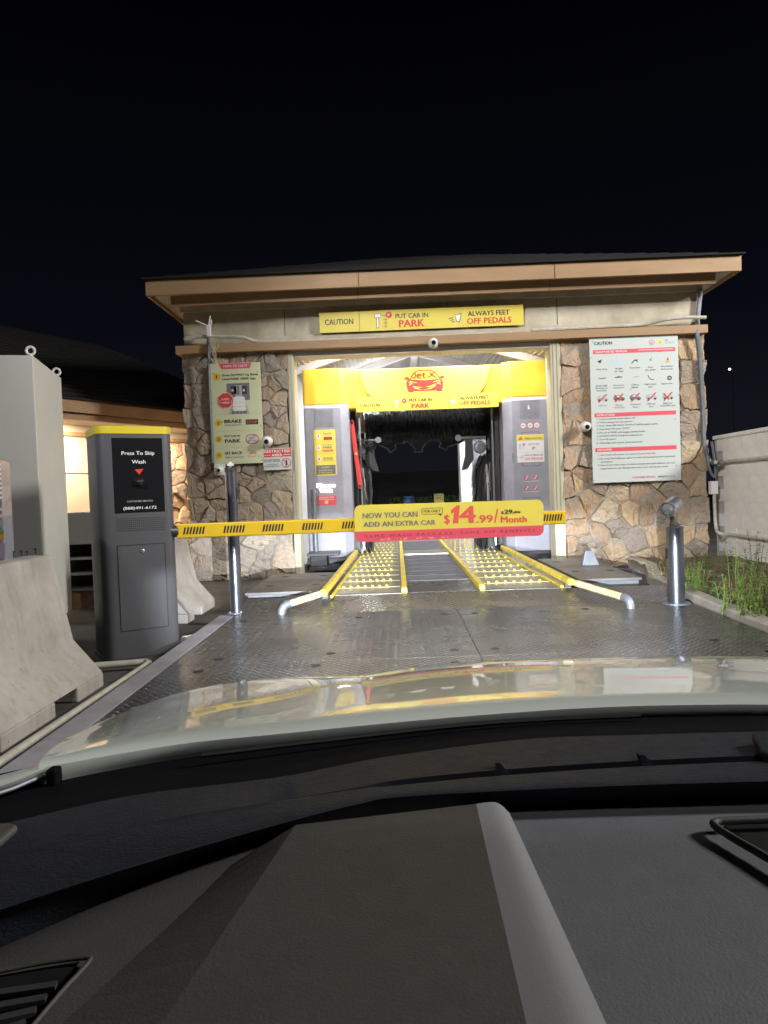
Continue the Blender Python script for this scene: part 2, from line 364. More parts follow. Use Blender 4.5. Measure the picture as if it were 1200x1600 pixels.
STONEC = [(.34, .22, .12), (.38, .27, .16), (.30, .20, .12), (.28, .22, .165), (.42, .29, .16), (.25, .195, .15), (.36, .25, .17), (.40, .31, .21)]
def stone_mat(i, bright=1.0, grey=0):
    bright *= 1.45
    n = 'stone_%d_%d_%d' % (i, int(bright*100), int(grey*100))
    if n in _m: return _m[n]
    l_ = sum(STONEC[i])/3; c = tuple((x*(1-grey)+l_*t_*grey)*bright for x, t_ in zip(STONEC[i], (1.06, 1.0, .93))); g = (.20*bright, .19*bright, .18*bright)
    m = bpy.data.materials.new(n); m.use_nodes = True; t = m.node_tree; b = t.nodes['Principled BSDF']; L = t.links
    tc = t.nodes.new('ShaderNodeTexCoord'); mp = t.nodes.new('ShaderNodeMapping'); L.new(tc.outputs['Object'], mp.inputs[0])
    mp.inputs['Scale'].default_value = (1, 1, 1.6) if i % 2 else (1.8, 1, .7); mp.inputs['Rotation'].default_value = (0, .5*i, 0)
    n1 = t.nodes.new('ShaderNodeTexNoise'); n1.inputs['Scale'].default_value = 5.5; n1.inputs['Detail'].default_value = 9; n1.inputs['Roughness'].default_value = .68; n1.inputs['Distortion'].default_value = .8
    L.new(mp.outputs[0], n1.inputs['Vector'])
    r = t.nodes.new('ShaderNodeValToRGB'); el = r.color_ramp.elements
    el[0].position = .28; el[0].color = tuple(x*.42 for x in c)+(1,); el[1].position = .75; el[1].color = tuple(min(1, x*1.45) for x in c)+(1,)
    e = el.new(.47); e.color = (*c, 1); e = el.new(.60); e.color = tuple((x*.9+y)/2 for x, y in zip(c, g))+(1,)
    L.new(n1.outputs['Fac'], r.inputs[0]); L.new(r.outputs[0], b.inputs['Base Color']); b.inputs['Roughness'].default_value = .85
    n2 = t.nodes.new('ShaderNodeTexNoise'); n2.inputs['Scale'].default_value = 10; n2.inputs['Detail'].default_value = 10; n2.inputs['Roughness'].default_value = .62; n2.inputs['Distortion'].default_value = .5
    L.new(mp.outputs[0], n2.inputs['Vector'])
    bp = t.nodes.new('ShaderNodeBump'); bp.inputs['Strength'].default_value = .9; bp.inputs['Distance'].default_value = .05
    L.new(n2.outputs['Fac'], bp.inputs['Height']); L.new(bp.outputs[0], b.inputs['Normal'])
    _m[n] = m; return m

def clip(poly, p, n):
    out = []
    for i in range(len(poly)):
        a, b = poly[i], poly[(i+1) % len(poly)]; da = (a-p).dot(n); db = (b-p).dot(n)
        if da <= 0: out.append(a)
        if (da < 0 < db) or (db < 0 < da): out.append(a+(b-a)*(da/(da-db)))
    return out
def stones(parent, seeds, u0, u1, v0, v1, fr, depth=.075, bright=1.0, rag=.03, asp=1.0, grey=0):
    """irregular facing stones from seed points on the plane fr(u, v, n)"""
    rnd = random.Random(len(seeds))
    for i, s in enumerate(seeds):
        s = Vector(s); poly = [Vector(p) for p in ((u0-rag*rnd.random(), v0), (u1+rag*rnd.random(), v0), (u1+rag*rnd.random(), v1), (u0-rag*rnd.random(), v1))]
        for j, q in enumerate(seeds):
            if j == i: continue
            q = Vector(q); d = q-s
            if d.length > 1.6 or d.length < 1e-4: continue
            n = Vector((d.x, d.y*asp*asp)).normalized(); poly = clip(poly, s+d*.5, n)
            if len(poly) < 3: break
        if len(poly) < 3: continue
        c = sum(poly, Vector((0, 0)))/len(poly)
        # outline: shrink for the joint, subdivide, round the corners, roughen
        loop = []
        for k in range(len(poly)):
            a, b = poly[k], poly[(k+1) % len(poly)]
            L_ = (b-a).length; m = max(1, min(7, int(L_/.05)))
            for t in range(m): loop.append(a+(b-a)*(t/m))
        def warp(p):
            n1 = noise.noise_vector((p.x*3.1, p.y*3.1, 3.3)); n2 = noise.noise_vector((p.x*11, p.y*11, 8.1)); q = p+Vector((n1.x, n1.y))*.05+Vector((n2.x, n2.y))*.018
            return Vector((max(u0-rag, min(u1+rag, q.x)), max(v0, min(v1, q.y))))
        loop = [warp(p) for p in loop]
        c = sum(loop, Vector((0, 0)))/len(loop)
        size = sum((p-c).length for p in loop)/len(loop); g = .006
        loop = [p+(c-p).normalized()*(g+rnd.uniform(-.002, .010)) for p in loop]
        N = len(loop); hgt = depth*rnd.uniform(.6, 1.15); tilt = Vector((rnd.uniform(-.2, .2), rnd.uniform(-.2, .2)))
        vs = []; fs = []
        for q, h, jit in ((1.0, -.005, 0), (1.0, hgt*.62, .004), (.94, hgt*.93, .006), (.55, hgt, .013)):
            for p in loop:
                r = c+(p-c)*q; vs.append(fr(r.x, r.y, h+(r-c).dot(tilt)*(1 if h > 0 else 0)+rnd.uniform(-jit, jit)))
        vs.append(fr(c.x, c.y, hgt*rnd.uniform(.9, 1.1)))
        for a in range(3):
            for k in range(N): fs.append((a*N+k, a*N+(k+1) % N, (a+1)*N+(k+1) % N, (a+1)*N+k))
        for k in range(N): fs.append((3*N+k, 3*N+(k+1) % N, 4*N))
        mb = MB(); mb.add(vs, fs, stone_mat(rnd.randrange(8), bright=bright, grey=grey))
        o = mb.build('stone', parent); 
        for p_ in o.data.polygons: p_.use_smooth = True
        try: o.data.set_sharp_from_angle(angle=R(32))
        except Exception: pass

# ================================================================== THE SETTING
g = MB(); g.add([(-300, -120, 0), (300, -120, 0), (300, 500, 0), (-300, 500, 0)], [(0, 1, 2, 3)], ASPHALT)
tag(g.build('ground', o=Vector()), kind='structure')
YB = 11.2     # plane of the stone front

# ------------------------------------------------------------------ entry platform of tread plate
zp = .12
plat = thing('entry_platform', (.55, 5, 0), 'steel tread plate platform leading from the car to the wash bay', 'platform')
MBf = MB()
MBf.box((-1.66, 1.2, 0.0), (2.80, 7.02, zp-.012), MACHD); MBf.build('platform_frame', plat)
holes = [(-1.5, 6.7), (-.4, 6.7), (.40, 6.72), (.70, 6.72), (1.75, 6.75), (2.65, 6.7), (-.53, 5.22), (-1.35, 5.15), (.38, 5.2), (.68, 5.2), (2.3, 5.25),
         (-.6, 4.86), (-1.4, 4.8), (.36, 4.82), (.66, 4.82), (2.5, 4.85)]
for x0, x1 in ((-1.66, .545), (.555, 2.80)):
    for y0, y1 in ((1.2, 4.9975), (5.0025, 7.026)):
        q = MB(); q.box((x0, y0, zp-.012), (x1, y1, zp), DPLATE); q.build('tread_plate', plat)
for hx, hy in holes:
    q = MB(); q.lathe([(.036, zp+.001), (.030, zp+.0035), (.002, zp+.0035)], (hx, hy, 0), BLACK, 14); q.build('bolt_hole', plat)
q = MB(); q.prism([(-1.66, 7.03, 0), (-1.66, 7.03, zp-.004), (-1.66, 7.62, .20), (-1.66, 7.62, 0)], (4.46, 0, 0), DPLATE); q.build('ramp_plate', plat)

# ------------------------------------------------------------------ conveyor
zc = .20; CX0, CX1 = -.76, 1.98   # outer edges of the tracks
L0, L1 = 7.66, 15.6
xi0 = P(632, 925, z=zc).x; xi1 = P(757, 925, z=zc).x
xo0 = P(510, 932, z=zc).x; xo1 = P(893, 918, z=zc).x
conv = thing('wash_conveyor', ((xo0+xo1)/2, 8, 0), 'conveyor of two roller tracks with yellow pads running into the wash bay', 'conveyor')
TRACK = mat('track_steel', (.36, .34, .29), .3, metal=.35, noise=.3, nscale=5)
q = MB(); q.box((xo0, L0, 0), (xo1, L1, zc-.03), MACHD); q.build('conveyor_bed', conv)
for a, b in ((xo0, xi0-.03), (xi1+.03, xo1)):
    q = MB(); q.box((a, L0, zc-.03), (b, L1, zc), TRACK)
    q.build('track_plate', conv)
pad = MB(); pad.lathe([(.011, -.014), (.0145, -.010), (.0145, .010), (.011, .014)], (0, 0, 0), YELRAIL, 10, rot=Matrix.Rotation(R(90), 3, 'Y')); padm = pad.mesh('roller')
rows = [8.2+.58*k for k in range(13)]
for k, y in enumerate(rows):
    for a, b in ((xo0+.14, xi0-.12), (xi1+.12, xo1-.14)):
        q = MB(); q.bar((a-.1, y, zc+.004), (b+.07, y, zc+.002), .005, .004, PALEY); q.build('roller_axle', conv)
        for i in range(7):
            x = a+(b-a)*(i+.5*(k % 2)*.9+.05)/7.0
            inst('roller', padm, (x, y, zc+.015), conv)
q = MB(); q.box((xi0+.035, L0+.02, zc-.03), (xi1-.035, L0+.95, zc-.004), DPLATE); q.build('centre_plate', conv)
GR = MB()
y = L0+1.0
GRATE = mat('grating', (.085, .085, .095), .6, metal=.2, noise=.3, nscale=8)
while y < 12.2:
    GR.box((xi0+.035, y, zc-.03), (xi1-.035, y+.055, zc-.002-(.008 if int(y*13) % 7 == 0 else 0)), GRATE); y += .075
GR.build('centre_grating', conv, kind='stuff')
q = MB(); q.box((xi0+.035, 12.25, zc-.02), (xi1-.035, 13.0, zc+.02), TRACK); q.build('cross_plate', conv, bev=.006)
q = MB(); q.box((xi0+.035, 13.05, zc-.03), (xi1-.035, L1, zc-.004), GRATE); q.build('rear_plate', conv)
for x in (xi0, xi1):
    q = MB(); q.box((x-.03, L0+.05, zc-.02), (x+.03, L1-2.9, zc+.055), YELRAIL); q.build('inner_guide', conv, bev=.008)
    q = MB(); q.box((x-.03, L1-2.85, zc-.02), (x+.03, L1-.3, zc+.05), YELRAIL); q.build('inner_guide', conv, bev=.008)
q = MB()
for i in range(16):
    x = xo0+.2+i*(xo1-xo0-.4)/15; q.box((x-.06, L0+.02, zc), (x+.06, L0+.05, zc+.004), BLACK)
q.build('threshold_slots', conv)
# guide rails beside the conveyor
def rail(label, near, elbow, start, end, s):
    t = thing('guide_rail', (P(*start, z=zc).x, 7.7, 0), label, 'guide rail', 'guide rails beside the conveyor')
    a = P(*start, z=.27); b = P(*end, z=.30)
    q = MB(); q.bar(a, b, .072, .072, YELRAIL); q.build('rail_bar', t, bev=.02)
    q = MB(); q.bar(a+Vector((-s*.075, .1, -.055)), b+Vector((-s*.075, 0, -.085)), .035, .03, YELRAIL); q.build('lower_bar', t, bev=.01)
    n0 = P(*near, z=.21); 
    q = MB(); q.tube([a+Vector((s*.03, -.06, 0)), n0], .036, PALEY, 14); q.build('entry_pipe', t, smooth=True)
    d = (n0-a).normalized()
    q = MB(); q.tube([n0-d*.02, n0+d*.02, n0+d*.05+Vector((0, 0, -.012)), n0+d*.075+Vector((0, 0, -.045)), n0+d*.08+Vector((0, 0, -.10))], .041, GALV, 14); q.build('elbow', t, smooth=True)
    for f in (0.04, .5, .96):
        p = a.lerp(b, f); q = MB(); q.box((p.x-.035, p.y-.03, .0), (p.x+.035, p.y+.03, p.z-.03), MACHD); q.build('bracket', t, bev=.006)
rail('left guide rail, pale pipe with elbow leading into a yellow bar', (450, 944), None, (505, 927), (557, 862), -1)
rail('right guide rail, pale pipe with elbow leading into a yellow bar', (976, 934), None, (893, 910), (785, 855), 1)
# side decks
def deck(label, x0, x1, y0, y1, h, hp):
    t = thing('side_deck', ((x0+x1)/2, (y0+y1)/2, 0), label, 'deck', 'low steel decks beside the conveyor')
    q = MB(); q.box((x0, y0, h-.03), (x1, y1, h), mat('deck_plate', (.20, .192, .18), .5, metal=.4, noise=.3, nscale=4, bump=.1, bscale=40)); q.build('deck_plate', t, bev=.004)
    q = MB(); q.box((x0+.03, y0+.02, h-.10), (x1-.03, y0+.06, h-.03), GALV); q.build('front_beam', t)
    for x in (x0+.06, x1-.06):
        for yy in (y0+.08, y1-.08): q = MB(); q.box((x-.04, yy-.04, 0), (x+.04, yy+.04, h-.031), MACHD); q.build('leg', t)
    q = MB(); q.box((x0+.02, (y0+y1)/2-.004, h), (x1-.02, (y0+y1)/2+.004, h+.002), BLACK); q.build('seam', t)
    for a, b in hp:
        q = MB(); q.lathe([(.05, h+.001), (.04, h+.004), (.004, h+.004)], (x0+(x1-x0)*a, y0+(y1-y0)*b, 0), BLACK, 12); q.build('bolt_hole', t)
hp = [(.2, .3), (.8, .3), (.25, .8), (.8, .8)]
deck('low steel deck left of the conveyor', P(385, 925, z=.24).x, P(512, 925, z=.24).x-.02, 7.8, 9.6, .24, hp)
deck('low steel deck right of the conveyor with a hose across it', P(905, 905, z=.24).x, P(1012, 905, z=.24).x, 8.0, 10.4, .24, hp)
q = MB(); hp_ = [P(868, 885, Y=10.6), P(900, 884, Y=10.5), P(940, 887, Y=10.4), P(1010, 893, Y=10.5), P(1060, 895, Y=10.7)]
q.tube(crv(hp_, 20), .022, GALV, 8); tag(q.build('conduit_pipe', smooth=True), 'grey pipe lying along the foot of the right stone pier', 'pipe')
q = MB(); b = P(893, 872, z=.25, ); q.prism([(b.x-.1, 9.3, .24), (b.x+.13, 9.3, .24), (b.x+.05, 9.3, .44), (b.x-.05, 9.3, .44)], (0, .12, 0), GALV)
tag(q.build('anchor_bracket', bev=.01), 'small grey steel bracket standing on the right deck', 'bracket')

# ------------------------------------------------------------------ kerbs, planter, pipes on the left
def kerb(path, wdt, h, m, name):
    q = MB(); n = len(path); rows_ = []
    for p in path: rows_.append([Vector((p[0], p[1], 0)), Vector((p[0], p[1], h-.015)), Vector((p[0]+.015, p[1], h)), Vector((p[0]+wdt-.02, p[1], h)), Vector((p[0]+wdt, p[1], h-.015)), Vector((p[0]+wdt, p[1], 0))])
    q.grid(rows_, m); return tag(q.build(name), kind='structure')
kp = [(2.82, 2.0), (2.83, 4.5), (2.84, 5.7), (2.88, 6.7), (2.93, 7.3), (3.02, 8.2), (3.2, 9.2), (3.45, 10.0), (3.5, 10.9)]
kerb(kp, .16, .17, CURB, 'kerb')
q = MB(); q.add([(3.0, 2, .12), (5.05, 2, .12), (5.05, YB, .12), (3.2, YB, .12), (3.1, 8, .12), (3.0, 5, .12)], [(0, 1, 2, 3, 4, 5)], SOIL)
rr_ = []
for i in range(40):
    yy = 2.5+i*.215
    rr_.append([Vector((2.95+(max(0, yy-7)*.13)+(5.04-2.95-(max(0, yy-7)*.13))*j/16, yy, .12+.02+random.uniform(-.015, .03)*(0 < j < 16))) for j in range(17)])
q = MB(); q.grid(rr_, SOIL); tag(q.build('soil', smooth=True), kind='structure')
q = MB(); q.prism([(-1.67, 1, 0), (-1.67, 1, .125), (-1.80, 1, .135), (-1.88, 1, .04), (-1.88, 1, 0)], (0, 6.0, 0), mat('kerb_lavender', (.30, .29, .32), .7, noise=.25, nscale=4, bump=.2)); tag(q.build('kerb'), kind='structure')
q = MB(); q.tube([P(-60, 1232, z=.06), P(100, 1125, z=.06), P(225, 1042, z=.06), P(232, 1036, z=.06), P(228, 1034, z=.06), P(190, 1037, z=.06), P(140, 1041, z=.06)], .026, PVC, 10)
tag(q.build('pvc_pipe', smooth=True), 'dusty white pipe bending along the kerb in front of the kiosk', 'pipe')

# ================================================================== CAR WASH BUILDING
bld = thing('car_wash_building', (0, YB, 0), 'stone fronted car wash bay with tan eaves and a wide lit opening', 'building')
def FX(px, py, Y=YB): return P(px, py, Y=Y).x
def FZ(px, py, Y=YB): return P(px, py, Y=Y).z
xl0, xl1 = FX(294, 720), FX(455, 720); xr0, xr1 = FX(879, 700), FX(1102, 700)
zt = 3.62
def fr(u, v, n): return Vector((u, YB-.02-n, v))
def seedsfrom(lst, ox, oy, s): return [(FX(ox+x/s, oy+y/s), FZ(ox+x/s, oy+y/s)) for x, y in lst]
SL = seedsfrom([(120,115),(230,100),(405,115),(565,110),(125,265),(225,230),(225,320),(110,480),(220,400),(220,500),(215,690),(110,720),(130,860),(240,940),(120,1020),(240,1130),(710,110),(775,200),(785,320),(890,180),(900,370),(980,150),(960,330),(820,450),(930,530),(800,590),(920,640),(860,700),(800,780),(930,860),(980,740),(400,300),(560,290),(660,330),(380,480),(520,470),(660,520),(400,650),(560,640),(680,720),(420,830),(580,830),(700,900),(400,1000),(560,1000),(690,1040),(800,1000),(940,1000)], 280, 540, 6)
SL += seedsfrom([(520,50),(590,100),(680,60),(625,180),(140,240),(340,200),(440,120),(255,320),(400,310),(105,480),(205,470),(300,520),(400,420),(410,520),(530,300),(610,310),(700,230),(770,330),(850,280),(800,90),(965,200),(965,370),(600,480),(720,500),(850,480),(980,520),(100,640),(330,620),(600,620),(800,620),(980,640),
                 (120,790),(255,800),(390,760),(220,960),(390,1000),(430,860),(240,1110),(400,1150),(110,930),(720,750),(640,900),(800,930),(960,960),(960,790),(620,1060),(740,1060),(900,1070),(560,1170),(120,1090),(700,1160),(860,1150),(990,1160)], 280, 720, 6)
SRr = seedsfrom([(300,430),(230,330),(290,730),(460,700),(220,1030),(420,960),(440,1180),(170,1420),(330,1420),(470,1540),(400,270)], 860, 500, 8)
SRr += seedsfrom([(720,130),(730,290),(725,390),(730,540),(700,700),(770,690),(720,820),(120,600),(300,200),(430,200),(560,200),(300,330),(450,330),(600,320),(320,450),(470,470),(600,440),(310,590),(460,600),(590,590),(330,720),(470,730),(600,720)], 860, 500, 3.333)
SRr += seedsfrom([(150,50),(255,90),(230,185),(115,270),(190,250),(150,420),(270,360),(330,260),(390,450),(450,300),(550,450),(620,310),(670,460),(700,200),(480,200),(830,300),(745,400),(770,470),(920,460),(950,300),(1050,250),(960,170),(1030,440),(1040,100),(930,90),(170,570),(140,690),(235,680),(260,760),(345,610),(450,550),(430,710),(580,640),(730,590),(620,770),(780,750),(920,600),(1050,600),(940,770),(1010,700),(1060,760),(330,800),(500,820)], 860, 700, 4.444)
for sd, a, b, gy in ((SL, xl0, xl1, .42), (SRr, xr0, xr1, .08)):
    q = MB(); q.box((a+.02, YB-.052, 0), (b-.02, YB+.35, zt), MORTAR); pier = q.build('stone_pier', bld)
    # extra seeds so the foot of the pier is covered down to the ground
    x = a+.15
    while x < b: sd.append((x, random.uniform(.05, .14))); x += random.uniform(.25, .4)
    keep = []
    for s_ in sd:
        if all((s_[0]-k_[0])**2+(s_[1]-k_[1])**2 > .0121 for k_ in keep) and random.random() > .10: keep.append(s_)
    stones(pier, keep, a, b, .0, zt-.01, fr, depth=.07, grey=gy)
# trim posts
for x0, x1, xn in ((xl1+.0, FX(466, 720), 1), (FX(862, 700), xr0-.0, -1)):
    q = MB(); q.box((x0+.005, YB-.07, 0), (x1-.005, YB+.3, zt-.02), TRIM); q.build('trim_post', bld, bev=.006)
    for k in (.33, .68):
        q = MB(); x = x0+(x1-x0)*k; q.box((x-.012, YB-.082, 0), (x+.012, YB-.07, zt-.02), TRIM); q.build('trim_strip', bld, bev=.004)
# ledge, frieze, eaves
q = MB(); q.box((xl0-.06, YB-.22, 3.55), (xr1-.01, YB+.05, 3.675), TAN); q.build('ledge_board', bld, bev=.006)
zf = 4.38
q = MB(); q.box((xl0+.03, YB-.03, 3.675), (xr1-.05, YB+.2, zf+.1), FRIEZE); q.build('frieze_board', bld)
for x in (FX(445, 500), FX(870, 500), FX(700, 500)):
    q = MB(); q.box((x-.004, YB-.034, 3.69), (x+.004, YB-.03, zf), BLACK); q.build('joint', bld)
q = MB(); q.box((xl0+.05, YB-.07, 3.675), (xr1-.1, YB-.032, 3.80), FRIEZE); q.build('base_board', bld, bev=.004)
q = MB(); q.box((xl0+.0, YB-.09, 4.22), (xr1-.02, YB-.032, 4.34), FRIEZE); q.build('crown_board', bld, bev=.006)
ef0 = P(227, 452, Y=10.5).x; ef1 = P(1159, 420, Y=10.5).x
q = MB(); q.box((ef0, 10.5, 4.325), (ef1, 10.545, 4.555), TAN); q.build('fascia_board', bld, bev=.006)
q = MB(); q.box((ef0+.30, 10.72, 4.215), (ef1-.28, 10.765, 4.37), TAN); q.build('fascia_board', bld, bev=.006)
q = MB(); q.box((ef0, 10.546, 4.325), (ef0+.04, 19.6, 4.555), TAN); q.build('fascia_board', bld)
q = MB(); q.box((ef1-.04, 10.546, 4.325), (ef1, 19.6, 4.555), TAN); q.build('fascia_board', bld)
q = MB(); q.box((ef0+.041, 10.546, 4.372), (ef1-.041, YB+.2, 4.39), SOFFIT); q.box((ef0+.041, YB+.2, 4.372), (xl0, 19.5, 4.39), SOFFIT); q.box((xr1, YB+.2, 4.372), (ef1-.041, 19.5, 4.39), SOFFIT); q.build('soffit', bld)
q = MB(); a, b, c, d = Vector((ef0-.03, 10.46, 4.558)), Vector((ef1+.03, 10.46, 4.558)), Vector((ef1+.03, 19.6, 4.558)), Vector((ef0-.03, 19.6, 4.558))
r0, r1 = Vector((ef0+4.1, 15, 6.2)), Vector((ef1-4.1, 15, 6.2))
q.add([a, b, c, d, r0, r1], [(0, 1, 5, 4), (1, 2, 5), (2, 3, 4, 5), (3, 0, 4), (3, 2, 1, 0)], SHINGLE); roof = q.build('roof', bld)
q = MB(); slope = Vector((0, 15-10.46, 6.2-4.558)); sl = slope.length; sd_ = slope.normalized()   # shingle courses on the front slope
nrm = Vector((0, -sd_.z, sd_.y))
for k in range(14):
    f0 = k*.30/sl; p0 = a.lerp(r0, f0)+nrm*.012; p1 = b.lerp(r1, f0)+nrm*.012
    q.bar(p0, p1, .05, .02, SHINGLE, up=nrm)
q.build('shingle_course', roof)
for x_, n_ in ((867, 'fascia_joint'), (560, 'fascia_joint')):
    x = P(x_, 430, Y=10.5).x; q = MB(); q.box((x-.005, 10.494, 4.33), (x+.005, 10.4995, 4.55), mat('joint_brown', (.12, .075, .04), .8)); q.build(n_, bld)
    q = MB(); q.box((x-.035, 10.714, 4.22), (x-.025, 10.7195, 4.365), mat('joint_brown', (.12, .075, .04), .8)); q.build(n_, bld)
# bay shell
for x0, x1 in ((xl0+.25, xl0+.40), (xr1-.40, xr1-.25)):
    q = MB(); q.box((x0, YB+.36, 0), (x1, 19.5, 4.30), WHITEW); q.build('side_wall', bld)
IX0, IX1 = FX(466, 720)-.25, FX(862, 700)+.25
for x0, x1 in ((IX0-.08, IX0), (IX1, IX1+.08)):
    q = MB(); q.box((x0, YB+.36, 0), (x1, 19.3, 3.5), WHITEW); q.build('inner_wall', bld)
q = MB(); q.box((FX(466, 720)-.02, YB-.02, 3.47), (FX(862, 700)+.02, YB+.3, 3.548), WHITEW); q.build('lintel', bld, bev=.004)
# gabled ribbed ceiling
xm = (IX0+IX1)/2; ribs = MB()
for sgn in (-1, 1):
    xs = IX0 if sgn < 0 else IX1
    n = 26
    for k in range(n):
        xa = xm+(xs-xm)*k/n; xb = xm+(xs-xm)*(k+1)/n; za = 4.22-.70*k/n; zb = 4.22-.70*(k+1)/n
        ribs.add([(xa, YB+.31, za), (xb, YB+.31, zb), (xb, 19.4, zb), (xa, 19.4, za)], [(0, 1, 2, 3) if sgn < 0 else (3, 2, 1, 0)], CEIL)
        ribs.bar((xb, YB+.31, zb-.012), (xb, 19.4, zb-.012), .022, .026, CEIL)
ribs.build('ceiling_panel', bld)
q = MB(); q.box((xm-.07, YB+.32, 4.02), (xm+.07, 19.4, 4.21), CEIL); q.build('ridge_beam', bld, bev=.006)
for yy in (12.5, 14.6, 16.7):
    for sgn in (-1, 1):
        xs = IX0 if sgn < 0 else IX1; q = MB(); q.bar((xm+.08*sgn, yy, 4.12), (xs, yy, 3.44), .12, .14, CEIL); q.build('rafter', bld, bev=.004)
# exit end
YE = 19.2
ex1 = P(717, 740, Y=YE).x; ex1b = P(735, 740, Y=YE).x; ex0 = P(572, 740, Y=YE).x
q = MB(); q.box((ex1, YE-.5, 0), (ex1b, YE+.1, 3.5), WHITEW); q.build('exit_jamb', bld, bev=.005)
q = MB(); q.box((ex1b, YE, 0), (IX1, YE+.12, 3.5), MACH); q.build('exit_wall', bld)
q = MB(); q.box((IX0, YE, 0), (ex0, YE+.12, 3.5), MACHD); q.build('exit_wall', bld)
q = MB(); q.box((IX0, YE, 2.7), (IX1, YE+.12, 4.3), WHITEW); q.build('exit_lintel', bld)
q = MB(); q.box((IX0-.05, YB+.36, .004), (IX1+.05, YE+.4, .012), CONC); q.build('bay_floor', bld)
# lights of the bay
def tube_light(x0, x1, y, z, power, label, aim, size=(1.6, .14)):
    t = thing('bay_light', ((x0+x1)/2, y, z), label, 'light', 'tube lights inside the wash bay')
    q = MB(); q.box((x0, y-.022, z+.005), (x1, y+.022, z+.05), CAMW); q.build('fixture', t, bev=.008)
    for dy in (-.045, .045):
        q = MB(); q.tube([(x0+.04, y+dy, z+.01), (x1-.04, y+dy, z+.01)], .016, TUBE, 10); q.build('tube', t, smooth=True)
    d = area_lamp('bay_lamp', ((x0+x1)/2, y, z-.02), aim, power, size[0], (.97, .97, 1.0), size[1]); return d
tube_light(-1.3, .3, YB+.45, 3.70, 46, 'tube light hidden behind the lintel on the left', (-1.0, 12.6, 1.0))
tube_light(.9, 2.1, YB+.45, 3.70, 46, 'tube light hidden behind the lintel on the right', (1.6, 12.6, 1.0))
tube_light(-.9, .7, 14.4, 3.45, 130, 'tube light under the ceiling beyond the wash machine', (-.2, 14.6, 0))
tube_light(1.0, 2.4, 16.5, 3.40, 130, 'tube light under the ceiling near the exit', (1.5, 17.5, 0))

# ------------------------------------------------------------------ wash machine (gantry)
YG = 12.0
gan = thing('wash_gantry', (xm, YG+.6, 0), 'grey and yellow portal car wash machine with black brushes', 'car wash machine')
gz = 3.36
def colm(x0, x1, inner, ztop, zyel):
    ch = .10
    def prof(z): 
        if inner > 0: return [(x0+.03, YG+.04, z), (x0+.06, YG, z), (x1-ch*1.6, YG, z), (x1-.02, YG+ch, z), (x1, YG+1.4, z), (x0, YG+1.4, z)]
        return [(x0, YG+1.4, z), (x0+.02, YG+ch, z), (x0+ch*1.6, YG, z), (x1-.06, YG, z), (x1-.03, YG+.04, z), (x1, YG+1.4, z)]
    q = MB(); q.prism(prof(.22), (0, 0, zyel-.05-.22), MACH); col = q.build('column', gan, bev=.012)
    q = MB(); q.prism(prof(zyel-.05), (0, 0, .05), WHT); q.build('white_band', gan)
    q = MB(); q.prism(prof(zyel), (0, 0, ztop-zyel), YEL); q.build('column_cap', gan, bev=.02)
    q = MB(); q.box((x0, YG+.02, 0), (x1, YG+1.3, .22), MACHD); q.build('foot', gan, bev=.01)
    return col
lx0, lx1 = P(473, 700, Y=YG).x, P(549, 700, Y=YG).x
rx0, rx1 = P(786, 690, Y=YG).x, P(862, 690, Y=YG).x
zy = (P(500, 632, Y=YG).z+P(830, 621, Y=YG).z)/2
colL = colm(lx0, lx1, 1, P(500, 576, Y=YG).z, zy)
colR = colm(rx0, rx1, -1, P(830, 563, Y=YG).z, zy)
# header
hz1 = P(665, 571, Y=YG).z; hz0 = P(665, 634, Y=YG).z
q = MB(); q.box((lx1-.10, YG+.09, hz0), (rx0+.10, YG+.55, hz1-.01), YEL); q.build('header', gan, bev=.03)
cc = (540, 540, 4.615)
def cpx(x, y): return (540+x/4.615, 540+y/4.615)
def hp3(x, y): p = P(*cpx(x, y), Y=YG+.03); return p
q = MB(); tl, tr, br, bl = hp3(92, 176), hp3(1052, 136), hp3(965, 345), hp3(185, 372)
zt_, zb_ = (tl.z+tr.z)/2, (br.z+bl.z)/2
q.prism([(tl.x, YG+.03, zt_), (tr.x, YG+.03, zt_), (br.x+.1, YG+.03, zb_+.12), (br.x, YG+.03, zb_), (bl.x, YG+.03, zb_), (bl.x-.1, YG+.03, zb_+.12)], (0, .06, 0), YELP)
hpan = q.build('logo_panel', gan, bev=.01)
S = Sign((0, YG+.028, 0), (1, 0, 0), cc)
S.poly([(436,268),(446,250),(470,244),(570,250),(672,238),(694,243),(704,262),(702,305),(695,328),(665,331),(655,322),(560,328),(492,328),(486,337),(455,336),(445,318)], RED, 1)
S.stroke([(463,246),(480,215),(500,190),(525,180),(570,176),(615,178),(640,188),(662,212),(681,240)], 8, RED, 1)
S.poly([(421,238),(432,227),(448,226),(460,236),(462,248),(430,246)], RED, 1); S.poly([(716,228),(704,216),(690,216),(680,226),(680,238),(706,236)], RED, 1)
S.poly([(485,292),(520,298),(565,300),(610,290),(657,272),(645,292),(620,310),(575,320),(530,319),(498,310)], YELP, 2)
S.poly([(512,312),(545,302),(585,298),(612,300),(595,312),(560,318)], RED, 3)
S.stroke([(455,265),(480,272),(458,286)], 6, YELP, 2); S.stroke([(686,256),(660,268),(686,278)], 6, YELP, 2)
S.stroke([(462,256),(490,264),(512,268)], 5, YELP, 2); S.stroke([(680,248),(655,254),(632,264)], 5, YELP, 2)
for st in ([(483, 226), (488, 235), (497, 234), (502, 226), (503, 197), (488, 198)], [(518, 219), (541, 216), (540, 207), (530, 203), (520, 207), (516, 217), (519, 229), (530, 235), (542, 231)],
           [(562, 194), (562, 226), (566, 234), (576, 233)], [(551, 206), (577, 204)], [(592, 232), (618, 212), (640, 190)], [(604, 192), (628, 214), (656, 232)]): S.stroke(st, 8.5, RED, 2)
